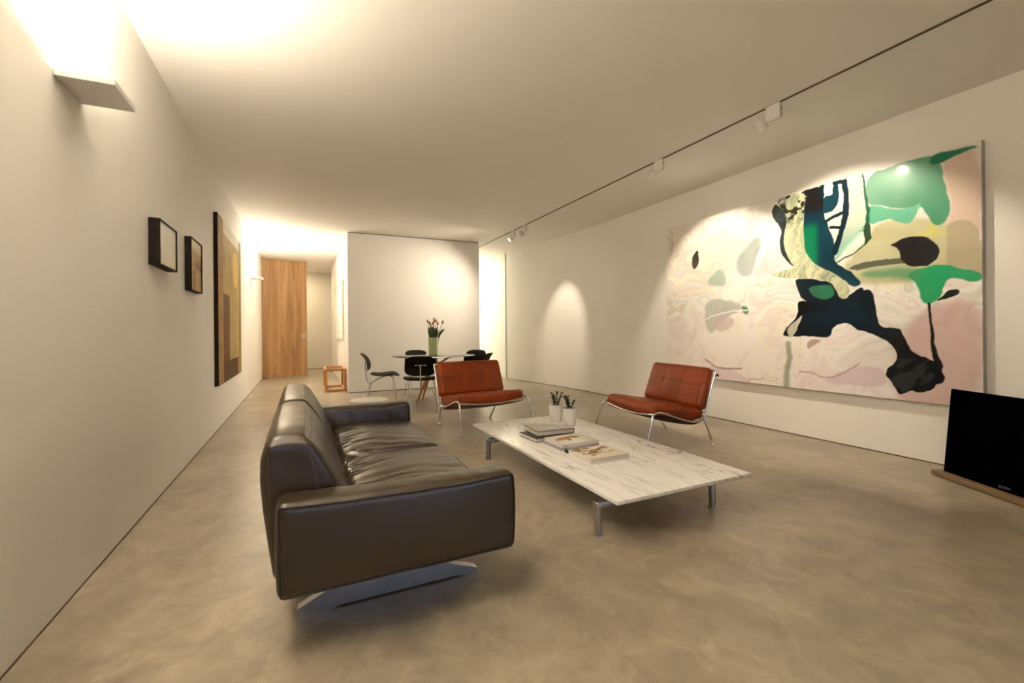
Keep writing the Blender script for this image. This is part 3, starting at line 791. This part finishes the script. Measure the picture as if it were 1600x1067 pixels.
        for xs, zz in ((-.112, .744), (.016, .735)):
            pts = []
            for i in range(40):
                y = y0+.02+(dy-.04)*i/39
                h = bvh.find_nearest(Vector((xs, y, zz))+O)
                pts.append(h[0]+h[1]*.0006)
            h0 = []
            for i in range(1, 16):
                z = zz-.03-.27*i/15; xx = xs if xs > 0 else xs-.005
                h = bvh.find_nearest(Vector((xx+(.004*i if xs > 0 else 0), y0-.01, z))+O); h0.append(h[0]+h[1]*.0009)
            m.tube(spl(pts[1:], 1), .0013, 5)
            if y0 < 2: m.tube(h0[::-1]+[pts[1]], .0013, 5)
        m.build('seam', M['seam'], o, smooth=True)
        return o
    back(1.812, 2.731, 2); back(2.731, 3.650, 6)
    # polished steel runners -----------------------------------------
    for y in (2.0, 3.46):
        lo = [(-.03, 0), (.10, 0), (.14, .007), (.64, .007), (.655, 0), (.735, 0)]
        hi = [(.735, .022), (.62, .062), (.50, .140), (.38, .165), (.20, .150), (.08, .080), (-.03, .030)]
        r = MB().prism(lo+hi, 1, y-.020, y+.020).xf(W).build('runner_foot', M['steel2'], t, autosm=20)
        MB().box(.24, .50, y-.018, y+.018, .150, .205).xf(W).build('runner_mount', M['steel'], t)
build_sofa()

# ------------------------------------------------------------------ marble coffee table
def build_table():
    t = thing('coffee_table', 'low white veined marble coffee table on brushed steel legs', 'coffee table', (1.93, 2.87, 0))
    W = Matrix.Translation((-1.93, -2.87, 0))
    MB().box(1.430, 2.436, 1.812, 3.930, .248, .270, .003).xf(W).build('marble_top', M['marble'], t, autosm=30)
    for y in (2.047, 3.672):
        MB().box(1.455, 2.394, y-.022, y+.022, .142, .186, .012).xf(W).build('cross_rail', M['steel'], t, autosm=30)
        for x in (1.62, 2.24):
            MB().tube([(x, y, .186), (x, y, .248)], .016, 12).xf(W).build('spacer_post', M['steel'], t, autosm=40)
        for x in (1.478, 2.371):
            l = MB().lathe([(.0225, .006), (.0225, .15), (.0225, .178), (.018, .1855)], (x, y, 0), 24).xf(W).build('leg', M['steel'], t, autosm=40)
            MB().lathe([(.030, 0), (.030, .006)], (x, y, 0), 24).xf(W).build('glide', M['steel'], l, autosm=40)
build_table()

# ------------------------------------------------------------------ books, pots
ZT = .270
def book(cx, cy, w, d, z, th, rz, cover, label, grp, fn=None, pages=None):
    t = thing('coffee_table_book', label, 'book', (cx, cy, z+.0006), rz, grp)
    c = MB(); b = .0042
    c.box(-w/2, w/2, -d/2, d/2, 0, b).box(-w/2, w/2, -d/2, d/2, th-b, th).box(w/2-b, w/2, -d/2, d/2, b, th-b)
    c.build('cover', cover, t)
    MB().box(-w/2+.004, w/2-b, -d/2+.004, d/2-.004, b, th-b).build('pages', pages or M['pages'], t)
    if fn: painted('cover_picture', (-w/2+.001, -d/2+.001, th+.0004), (1, 0, 0), (0, 1, 0), w-.002, d-.002, 60, 60, fn, mat_vcol('printed_cover', .25), t)
    return t
def f_grey(U, V):
    n = fbm(U*3, V*3, 4)[..., None]; col = C8(150, 136, 118)+(C8(196, 186, 168)-C8(150, 136, 118))*n
    k = np.clip((U+V-1.1)*1.5, 0, 1)[..., None]; return col+(C8(214, 206, 190)-col)*k*.7
def f_moth(U, V):
    n = fbm(U*4, V*4, 14)[..., None]; col = C8(224, 218, 196)+(C8(180, 176, 140)-C8(224, 218, 196))*np.clip((U-.55)*2, 0, 1)[..., None]
    def el(cx, cy, a, b, ro):
        x = (U-cx)*math.cos(ro)+(V-cy)*math.sin(ro); y = -(U-cx)*math.sin(ro)+(V-cy)*math.cos(ro); return (x/a)**2+(y/b)**2+(fbm(U*9, V*9, 2)-.5)*.8
    for c in ((.30, .60, .24, .13, .5), (.62, .66, .22, .12, -.4), (.42, .44, .12, .06, 1.2)):
        k = np.clip((1-el(*c))*6, 0, 1)[..., None]; col = col+((C8(206, 132, 54)+(C8(120, 66, 24)-C8(206, 132, 54))*n)-col)*k
    return col
def f_speck(U, V):
    col = C8(226, 208, 178)+np.zeros(U.shape+(3,)); n = fbm(U*5+2, V*11, 24)
    k = (np.clip((n-.50)*14, 0, 1)*np.clip((V-.30)*6, 0, 1)*np.clip((.95-U)*8, 0, 1))[..., None]
    col = col+(C8(128, 92, 52)-col)*k
    k2 = ((np.hypot((U-.25)*1.3, V-.35) < .11) & (n > .42))[..., None]
    return np.where(k2, C8(160, 126, 84), col)
book(1.785, 3.178, .34, .265, ZT, .030, .06, M['bookdark'], 'thin dark-covered book at the bottom of the rear stack, under the thick grey book', 'books on the marble table')
book(1.835, 3.215, .33, .275, ZT+.0306, .040, -.05, M['bookdark'], 'thick hardback with a shiny grey cover on top of the rear stack', 'books on the marble table', f_grey)
book(1.835, 2.882, .335, .265, ZT, .017, .02, M['bookblue'], 'thin lilac-edged book under the orange patterned one', 'books on the marble table', None)
book(1.840, 2.880, .320, .258, ZT+.0176, .024, .05, M['bookpale'], 'white book with orange wing shapes on its cover', 'books on the marble table', f_moth)
book(1.822, 2.510, .322, .262, ZT, .034, .02, M['bookpale'], 'cream book with brown speckled pattern lying nearest the camera, alone', 'books on the marble table', f_speck)
o = MB().box(-.012, .012, -.018, .018, 0, .022, .003).build('black_cube', M['bookdark']); o.location = (1.685, 2.69, ZT+.0005)
tag(o, 'tiny black block between the two front books on the marble table', 'desk object')

def pot(x, y, r, hh, label, seed, ph):
    t = thing('plant_pot', label, 'potted plant', (x, y, ZT+.0005), 0, 'white pots on the marble table')
    MB().lathe([(r*.68, 0), (r*.74, .004), (r*.9, hh*.55), (r, hh), (r*.93, hh), (r*.86, hh*.6), (r*.80, hh*.45)], n=40).build('pot', M['pot'], t, autosm=45)
    MB().lathe([(.002, hh-.022), (r*.88, hh-.022), (r*.89, hh-.012), (.002, hh-.006)], n=30).build('soil', M['soil'], t, smooth=True)
    rnd = random.Random(seed); pl = MB()
    for s in range(6):
        a = rnd.random()*6.28; lean = .1+rnd.random()*.45; H = ph*(.55+.45*rnd.random())
        base = Vector((math.cos(a)*r*.2, math.sin(a)*r*.2, hh-.012)); tip = base+Vector((math.cos(a)*H*lean, math.sin(a)*H*lean, H))
        mid = (base+tip)/2+Vector((0, 0, H*.06)); P = spl([base, mid, tip], 6)
        pl.tube(P, .0022, 5)
        for i in range(2, len(P)):
            for k in range(3):
                b = rnd.random()*6.28; d = Vector((math.cos(b), math.sin(b), .55+rnd.random()*.5)).normalized(); L = .013+.010*rnd.random()
                p = P[i]; pl.tube([p, p+d*L*.5+Vector((0, 0, .001)), p+d*L], [.0016, .0042, .0006], 5)
    pl.build('foliage', M['leaf'], t, smooth=True)
pot(2.158, 3.640, .068, .168, 'round white pot with a small succulent, left and farther of the pair', 3, .125)
pot(2.205, 3.468, .067, .160, 'round white pot with a small succulent and dark soil, right and nearer of the pair', 8, .115)

# ------------------------------------------------------------------ rust leather lounge chairs
def lounge(label, loc, rz):
    """local: forward = -Y, s = +Y measured from the front edge"""
    t = thing('lounge_chair', label, 'lounge chair', loc, rz, 'rust leather lounge chairs facing the coffee table')
    hw = .435; rr = .0105
    side = lambda x, sg: [(x+sg*.028, -.125, 0), (x+sg*.008, -.035, .30), (x, -.008, .352), (x-sg*.004, .045, .369), (x-sg*.006, .14, .352), (x-sg*.006, .30, .295), (x-sg*.006, .44, .262),
                          (x-sg*.006, .53, .268), (x-sg*.006, .578, .305), (x-sg*.006, .60, .38), (x-sg*.006, .655, .56), (x-sg*.006, .72, .742)]
    for sg in (-1, 1):
        P = side(sg*hw, sg)
        l = MB().tube(spl(P[:3], 6), rr, 10).build('leg', M['chrome'], t, smooth=True)
        MB().lathe([(.018, 0), (.018, .006), (.011, .012)], P[0], 14).build('glide', M['chrome'], l)
        MB().tube(spl(P[2:], 6), rr, 10).build('side_rail', M['chrome'], t, smooth=True)
        q = [(sg*(hw-.035), .585, .305), (sg*(hw-.055), .665, .155), (sg*(hw-.085), .75, 0)]
        l = MB().tube(q, rr*.95, 10).build('leg', M['chrome'], t, smooth=True)
        MB().lathe([(.018, 0), (.018, .006), (.011, .012)], q[2], 14).build('glide', M['chrome'], l)
    MB().tube(spl([(-hw, -.004, .355), (-hw*.8, .01, .343), (-hw*.4, .02, .322), (0, .022, .315), (hw*.4, .02, .322), (hw*.8, .01, .343), (hw, -.004, .355)], 5), rr, 10).build('front_rail', M['chrome'], t, smooth=True)
    MB().tube(spl([(-hw+.006, .718, .735), (-hw*.5, .735, .728), (0, .74, .725), (hw*.5, .735, .728), (hw-.006, .718, .735)], 5), rr, 10).build('back_rail', M['chrome'], t, smooth=True)
    for sg in (-1, 1): MB().tube([(sg*(hw-.01), .722, .69), (sg*(hw-.01), .748, .688)], .012, 10).build('end_knob', M['gap'], t)
    MB().tube(spl([(-hw+.006, .59, .335), (0, .60, .325), (hw-.006, .59, .335)], 6), rr*.8, 8).build('lower_rail', M['chrome'], t, smooth=True)
    # sling under the seat
    sl = MB(); n, mm = 14, 12; v = []; f = []
    prof = [(.03, .325), (.10, .305), (.20, .275), (.30, .256), (.40, .240), (.48, .238), (.55, .26)]
    P = spl([(a, b, 0) for a, b in prof], 2)
    for lay in (0, -.007):
        for p in P:
            for i in range(n+1):
                u = 2*i/n-1
                v.append((u*(hw-.022), p.x, p.y+lay-.018*(1-u*u)))
    K = len(P); w = n+1
    for lay in (0, 1):
        for j in range(K-1):
            for i in range(n): f.append(tuple(lay*K*w+q for q in (j*w+i, j*w+i+1, (j+1)*w+i+1, (j+1)*w+i)))
    for j in range(K-1): f += [(j*w, (j+1)*w, (j+1)*w+K*w, j*w+K*w), (j*w+n, (j+1)*w+n, (j+1)*w+n+K*w, j*w+n+K*w)]
    for i in range(n): f += [(i, i+1, i+1+K*w, i+K*w), ((K-1)*w+i, (K-1)*w+i+1, (K-1)*w+i+1+K*w, (K-1)*w+i+K*w)]
    sl.add(v, f).build('seat_sling', M['sling'], t, smooth=True)
    nz = lambda x, y, z: noise.noise(Vector((x, y, z)))
    # seat cushion
    def ds(p, u, v, w):
        s = p.y+.30
        tz = float(np.interp(s, [0, .08, .2, .32, .45, .58], [.376, .388, .368, .340, .325, .328]))
        th = .056*(1-.22*abs(v)**3)
        z = tz+w*th*(1.0)+.004*nz(p.x*6, s*6, w*2)
        z += -.020*(1-u*u)*math.exp(-((s)/.12)**2)      # front edge sags towards the middle
        z += max(0, w)*(.012*(1-u*u)-.004*math.exp(-((abs(p.x)-.13)/.012)**2))
        return Vector((p.x, s, z))
    c = cushion(.815, .585, .09, .038, (.004, .004, .0), (60, 44, 10), ds).build('seat_cushion', M['orange'], t, smooth=True)
    # back cushion
    A = math.radians(19)
    def db(p, u, v, w):
        # p.x width, p.y thickness, p.z height
        z = p.z
        fr = min(0, v)
        g = math.exp(-((z-.02)/.008)**2)+math.exp(-((abs(p.x)-.135)/.008)**2)
        y = p.y+(-fr)*(.005*min(1.3, g))+fr*(.020*(1-u*u)*(1-w*w))+.003*nz(p.x*8, z*8, 3)
        y += (-fr)*.010*(math.exp(-(((p.x+.135)/.03)**2+((z-.02)/.03)**2))+math.exp(-(((p.x-.135)/.03)**2+((z-.02)/.03)**2)))
        x = p.x*(1-.02*w)
        return Vector((x, y*math.cos(A)+z*math.sin(A)+.608, z*math.cos(A)-y*math.sin(A)+.566-.012*max(0, -w)*abs(w)))
    b = cushion(.86, .105, .405, .042, (.004, .0, .004), (76, 10, 56), db).build('back_cushion', M['orange'], t, smooth=True)
    from mathutils.bvhtree import BVHTree
    bvh = BVHTree.FromPolygons([q.co for q in b.data.vertices], [p.vertices for p in b.data.polygons])
    def onb(x, z):
        o = Vector((x, z*math.sin(A)+.6-.5*math.cos(A), z*math.cos(A)+.566+.5*math.sin(A)))
        h = bvh.ray_cast(o, Vector((0, math.cos(A), -math.sin(A)))); return h[0] if h[0] else None
    sm = MB()
    for line in ([(x, .02) for x in np.linspace(-.385, .385, 40)], [(-.135, z) for z in np.linspace(-.17, .17, 24)], [(.135, z) for z in np.linspace(-.17, .17, 24)]):
        P = [q for q in (onb(*l) for l in line) if q]
        if len(P) > 3: sm.tube(P, .0016, 5)
    sm.build('seam', M['oseam'], b, smooth=True)
    for x in (-.135, .135):
        p = onb(x, .02)
        MB().lathe([(.001, -.003), (.010, -.002), (.011, .003), (.004, .006)], n=14).xf(Matrix.Translation(p) @ Matrix.Rotation(PI/2-A, 4, 'X')).build('button', M['oseam'], b, smooth=True)
    return t
lounge('rust leather lounge chair on chrome legs between the dining table and the coffee table', (1.94, 4.62, 0), math.radians(6.5))
lounge('rust leather lounge chair on chrome legs beside the large painting, seen from its side', (2.94, 3.56, 0), math.radians(-96))

# ------------------------------------------------------------------ dining chairs (bent plywood on chrome)
def shell(fn, outline, th, n=20):
    """fn(x,y)->(point, normal); outline(u,v) maps the unit square to the panel; closed double skin"""
    v = []; f = []; w = n+1
    for lay in (-1, 1):
        for j in range(w):
            for i in range(w):
                x, y, ed = outline(2*i/n-1, 2*j/n-1)
                p, nn = fn(x, y); v.append(tuple(p+nn*(lay*th/2*(1-.6*ed))))
    K = w*w
    for lay in (0, 1):
        for j in range(n):
            for i in range(n): f.append(tuple(lay*K+q for q in (j*w+i, j*w+i+1, (j+1)*w+i+1, (j+1)*w+i)))
    bd = [i for i in range(n)]+[j*w+n for j in range(n)]+[n*w+n-i for i in range(n)]+[(n-j)*w for j in range(n)]
    for a, b in zip(bd, bd[1:]+bd[:1]): f.append((a, b, b+K, a+K))
    return MB().add(v, f)
def sq2sup(u, v, e=3.2):
    """square to superellipse"""
    m = max(abs(u), abs(v))
    if m < 1e-6: return 0, 0, 0
    a = math.atan2(v, u); r = (abs(math.cos(a))**e+abs(math.sin(a))**e)**(-1/e)
    return math.cos(a)*r*m, math.sin(a)*r*m, 1. if m > .98 else 0.
def dining_chair():
    """local: forward = +Y"""
    t = thing('dining_chair', 'x', 'dining chair', (0, 0, 0), 0, 'black plywood chairs around the round glass table')
    def seat_fn(x, y):
        z = .455+.035*(x/.26)**2*.6-.018*math.exp(-((y+.05)/.14)**2)-.075*max(0, (y-.10)/.15)**2*.55+.02*max(0, (-y-.1)/.12)
        return Vector((x, y, z)), Vector((0, 0, 1))
    def so(u, v):
        x, y, e = sq2sup(u, v, 3.0); return x*(.255+.02*y), y*.225+.02, e
    shell(seat_fn, so, .020, 18).build('seat', M['black'], t, autosm=50)
    def back_fn(x, z):
        y = -.285+.55*x*x-.05*((z-.0)/.13)**2*(1 if z > 0 else .5)-.06*z/.13*.6+.028
        return Vector((x, y, .655+z)), Vector((-1.1*x, 1, .2)).normalized()
    def bo(u, v):
        x, z, e = sq2sup(u, v, 3.6); return x*(.218-.012*z), z*.140, e
    shell(back_fn, bo, .013, 18).build('backrest', M['black'], t, autosm=50)
    r = .0075
    for sg in (-1, 1):
        l = MB().tube(spl([(sg*.13, .13, .425), (sg*.165, .14, .41), (sg*.185, .15, .37), (sg*.215, .185, 0)], 5), r, 8).build('leg', M['chrome'], t, smooth=True)
        MB().lathe([(.012, 0), (.012, .008), (.008, .012)], (sg*.215, .185, 0), 10).build('glide', M['chrome'], l)
        l = MB().tube(spl([(sg*.11, -.20, .325), (sg*.15, -.203, .318), (sg*.165, -.208, .29), (sg*.222, -.27, 0)], 5), r, 8).build('leg', M['chrome'], t, smooth=True)
        MB().lathe([(.012, 0), (.012, .008), (.008, .012)], (sg*.222, -.27, 0), 10).build('glide', M['chrome'], l)
    MB().tube([(-.13, .13, .425), (.13, .13, .425)], r, 8).build('front_crossbar', M['chrome'], t, smooth=True)
    MB().tube([(-.12, -.20, .325), (.12, -.20, .325)], r, 8).build('rear_crossbar', M['chrome'], t, smooth=True)
    MB().tube(spl([(0, .14, .425), (0, .0, .415), (0, -.12, .36), (0, -.22, .318), (0, -.255, .34), (0, -.272, .42), (0, -.283, .55), (0, -.286, .665)], 6), .009, 8).build('spine', M['chrome'], t, smooth=True)
    MB().tube([(-.062, -.276, .665), (0, -.286, .668), (.062, -.276, .665)], .006, 8).tube([(-.064, -.276, .665), (-.064, -.258, .665)], .013, 10).tube([(.064, -.276, .665), (.064, -.258, .665)], .013, 10).build('back_bracket', M['chrome'], t, smooth=True)
    return t
def face(dx, dy): return math.atan2(-dx, dy)   # rotation bringing +Y to (dx,dy)
c0 = dining_chair()
chairs = [((1.545, 6.41, 0), face(.27, .96), 'black plywood dining chair on chrome legs seen from behind, in front of the table'),
          ((1.17, 7.40, 0), face(.975, -.22), 'black plywood dining chair on chrome legs at the left of the table, in profile'),
          ((1.87, 7.84, 0), face(.02, -1), 'black plywood dining chair behind the glass table, only its back top showing'),
          ((2.60, 7.36, 0), face(-.76, -.65), 'black plywood dining chair at the right end of the glass table, above the rust chair'),
          ((2.37, 6.62, 0), face(-.72, .69), 'black plywood dining chair farthest right, tilted back edge peeking over the rust chair')]
for i, (p, r, lb) in enumerate(chairs):
    c = c0 if i == 0 else copy_tree(c0)
    c.location = p; c.rotation_euler = (0, 0, r); c['label'] = lb

# ------------------------------------------------------------------ round glass table, vase, tulips
TX, TY = 1.915, 7.09
def glass_table():
    t = thing('round_dining_table', 'round clear glass dining table on splayed honey-coloured wooden legs', 'dining table', (TX, TY, 0))
    MB().lathe([(.001, .740), (.664, .740), (.668, .743), (.668, .748), (.664, .751), (.001, .751)], n=96).build('glass_top', M['glass'], t, autosm=40)
    MB().lathe([(.030, .56), (.045, .60), (.050, .66), (.060, .70), (.045, .715)], n=24).build('hub', M['beech'], t, smooth=True)
    for k in range(4):
        a = math.radians(20+90*k); d = Vector((math.cos(a), math.sin(a), 0))
        l = MB().tube([Vector((0, 0, .69))+d*.03, Vector((0, 0, .40))+d*.14, d*.33], [.026, .028, .014], 12).build('leg', M['beech'], t, smooth=True)
        b = d
        MB().tube(spl([Vector((0, 0, .62))+b*.03, Vector((0, 0, .625))+b*.12, Vector((0, 0, .655))+b*.22, Vector((0, 0, .70))+b*.32, Vector((0, 0, .736))+b*.37], 5), .013, 10).build('support_arm', M['beech'], t, smooth=True)
        MB().lathe([(.030, .7355), (.030, .7395)], tuple(b*.37), 16).build('glass_pad', M['beech'], t)
glass_table()
VX, VY, VZ = 1.925, 7.16, .7515
v = MB().lathe([(.070, 0), (.076, .004), (.076, .286), (.071, .286), (.071, .012), (.001, .012)], (0, 0, 0), 40).build('glass_vase', M['vase'], autosm=40)
v.location = (VX, VY, VZ); tag(v, 'tall cylindrical pale green vase holding tulips on the glass table', 'vase')
rnd = random.Random(5)
tul = [(-.080, .00, .285, 'leftmost upright orange tulip in the green vase'), (-.042, .02, .26, None), (.012, -.02, .315, 'tallest orange tulip near the middle of the green vase'),
       (.030, .03, .285, None), (-.012, -.035, .25, None), (.055, .01, .29, None), (.062, -.04, .245, None), (.150, -.01, .27, 'orange tulip leaning out to the right of the bunch'), (-.050, -.045, .225, None)]
for i, (ox, oy, ht, lb) in enumerate(tul):
    t = thing('tulip', lb or 'orange tulip standing in the crowded middle of the green vase', 'flower', (VX, VY, VZ+.286), 0, 'tulips in the green vase')
    base = Vector((ox*.45, oy*.6, -.20)); rim = Vector((ox*.62, oy, -.02)); top = Vector((ox*1.05, oy*1.4, ht-.045))
    MB().tube(spl([base, rim, (rim+top)/2+Vector((-ox*.12, 0, 0)), top], 5), .0035, 6).build('stem', M['tleaf'], t, smooth=True)
    d = (top-rim).normalized(); q = d.to_track_quat('Z', 'Y').to_matrix().to_4x4()
    MB().lathe([(.003, -.004), (.013, .004), (.0165, .018), (.0145, .036), (.008, .050), (.002, .056)], n=12).xf(Matrix.Translation(top) @ q).build('flower_head', M['bud'], t, smooth=True)
    for k in range(3):
        a = rnd.random()*6.28 if i != 7 else (0 if k else .5)
        L = ht*(.62+.2*rnd.random()); out = Vector((math.cos(a), math.sin(a)*.7, 0))
        P = spl([rim, rim+out*.02+Vector((0, 0, L*.4)), rim+out*(.045 if i != 7 else .10)+Vector((0, 0, L*.85))], 6)
        MB().tube(P, [.005+.013*math.sin(PI*min(1, j/(len(P)-1)*1.02+.02)) for j in range(len(P))], 6).build('leaf', M['tleaf'], t, smooth=True)

# ------------------------------------------------------------------ wooden cube stool, side table
def cube_stool():
    t = thing('cube_stool', 'open wooden cube frame stool in honey-coloured wood beside the white block', 'stool', (.362, 9.12, 0), math.radians(0))
    s = .385; hh = .435; w = .042
    for x in (0, s-w):
        for y in (0, .78-w): MB().box(x, x+w, y, y+w, w, hh-w, .002).build('post', M['beech'], t)
    for z in (0, hh-w):
        for y in (0, .78-w): MB().box(0, s, y, y+w, z, z+w, .002).build('rail', M['beechH'], t)
        for x in (0, s-w): MB().box(x, x+w, w, .78-w, z, z+w, .002).build('rail', mat_wood('honey_wood_side', (.50, .235, .075), (.66, .37, .15), 12., 'Y'), t)
cube_stool()
def side_table():
    t = thing('side_table', 'small round white side table standing behind the far arm of the sofa', 'side table', (.602, 4.72, 0))
    MB().lathe([(.001, .436), (.176, .436), (.182, .441), (.182, .447), (.176, .451), (.001, .451)], n=64).build('table_top', M['white'], t, autosm=40)
    MB().lathe([(.016, .010), (.014, .42), (.05, .4355)], n=24).build('stem', M['white'], t, autosm=40)
    MB().lathe([(.13, 0), (.13, .006), (.02, .012)], n=40).build('base', M['white'], t, autosm=40)
side_table()

# ------------------------------------------------------------------ television on its low bar
def television():
    # local x runs along the screen from the visible left end, local -y faces the room
    dr = Vector((-.464, -.886, 0)).normalized(); nb = Vector((.886, -.464, 0)).normalized()
    t = thing('television', 'large black flat television leaning back on a low bronze bar, cut by the right edge', 'television', (4.376, 1.738, 0))
    t.rotation_euler = (0, 0, math.atan2(dr.y, dr.x)); W = 1.12; BW = 1.20
    # local axes: x = dr, y = z cross x ; room side is +y or -y
    loc_y = Vector((-dr.y, dr.x, 0)); sg = 1 if loc_y.dot(nb) > 0 else -1     # +1: local +y points to the back
    def bx(x0, x1, y0, y1, z0, z1, bev=0): return MB().box(x0, x1, min(sg*y0, sg*y1), max(sg*y0, sg*y1), z0, z1, bev)
    bx(.0, BW, .0, .115, .006, .042, .003).build('stand_bar', M['standbar'], t, autosm=30)
    bx(.02, BW-.02, .01, .105, .0, .006).build('stand_foot', M['gap'], t)
    R = Matrix.Translation((.045, sg*.052, .043)) @ Matrix.Rotation(-sg*math.radians(5.5), 4, 'X')
    bx(0, W, 0, .030, 0, .628, .003).xf(R).build('housing', M['bezel'], t, autosm=30)
    bx(.004, W-.004, -.0015, .0, .004, .624).xf(R).build('screen', M['screen'], t)
    cu = bpy.data.curves.new('brand_lettering', 'FONT'); cu.body = 'SONY'; cu.size = .026; cu.extrude = .0004; cu.align_x = 'CENTER'; cu.space_character = 1.15
    tmp = bpy.data.objects.new('tmp', cu); COL.objects.link(tmp)
    dg = bpy.context.evaluated_depsgraph_get(); me = bpy.data.meshes.new_from_object(tmp.evaluated_get(dg))
    COL.objects.unlink(tmp); bpy.data.objects.remove(tmp)
    lg = bpy.data.objects.new('brand_lettering', me); COL.objects.link(lg); me.materials.clear(); me.materials.append(M['logo'])
    M1 = R @ Matrix.Translation((.437, sg*-.0022, .016)) @ Matrix(((sg, 0, 0, 0), (0, 0, -sg, 0), (0, 1, 0, 0), (0, 0, 0, 1)))
    me.transform(M1); lg.parent = t
television()

# ------------------------------------------------------------------ world, camera
w = bpy.data.worlds.new('dusk'); SC.world = w; w.use_nodes = True
nt = w.node_tree; bg = nt.nodes['Background']
bg.inputs['Color'].default_value = (.28, .38, .60, 1); bg.inputs['Strength'].default_value = .35

f = 695.; yaw = math.atan(326/f); roll = math.radians(.5)
fw = Vector((math.sin(yaw), math.cos(yaw), 0)); rt = Vector((math.cos(yaw), -math.sin(yaw), 0)); up = Vector((0, 0, 1))
cr = rt*math.cos(roll)-up*math.sin(roll); cu_ = rt*math.sin(roll)+up*math.cos(roll)
cd = bpy.data.cameras.new('camera'); cam = bpy.data.objects.new('camera', cd); COL.objects.link(cam)
cd.sensor_width = 36; cd.lens = 36*f/1600; cd.shift_y = -(533.5-516.155)/1600; cd.clip_start = .05
Mx = Matrix((cr, cu_, -fw)).transposed().to_4x4(); Mx.translation = (0, 0, H_CAM); cam.matrix_world = Mx
SC.camera = cam
SC.view_settings.view_transform = 'Standard'; SC.view_settings.look = 'None'; SC.view_settings.gamma = 1
SC.view_settings.use_curve_mapping = False; SC.view_settings.exposure = 1.95
cy = SC.cycles
cy.max_bounces = 10; cy.diffuse_bounces = 6; cy.glossy_bounces = 4; cy.transmission_bounces = 8
cy.use_denoising = True; cy.sample_clamp_indirect = 6; cy.caustics_reflective = True; cy.blur_glossy = 1.; cy.caustics_refractive = False
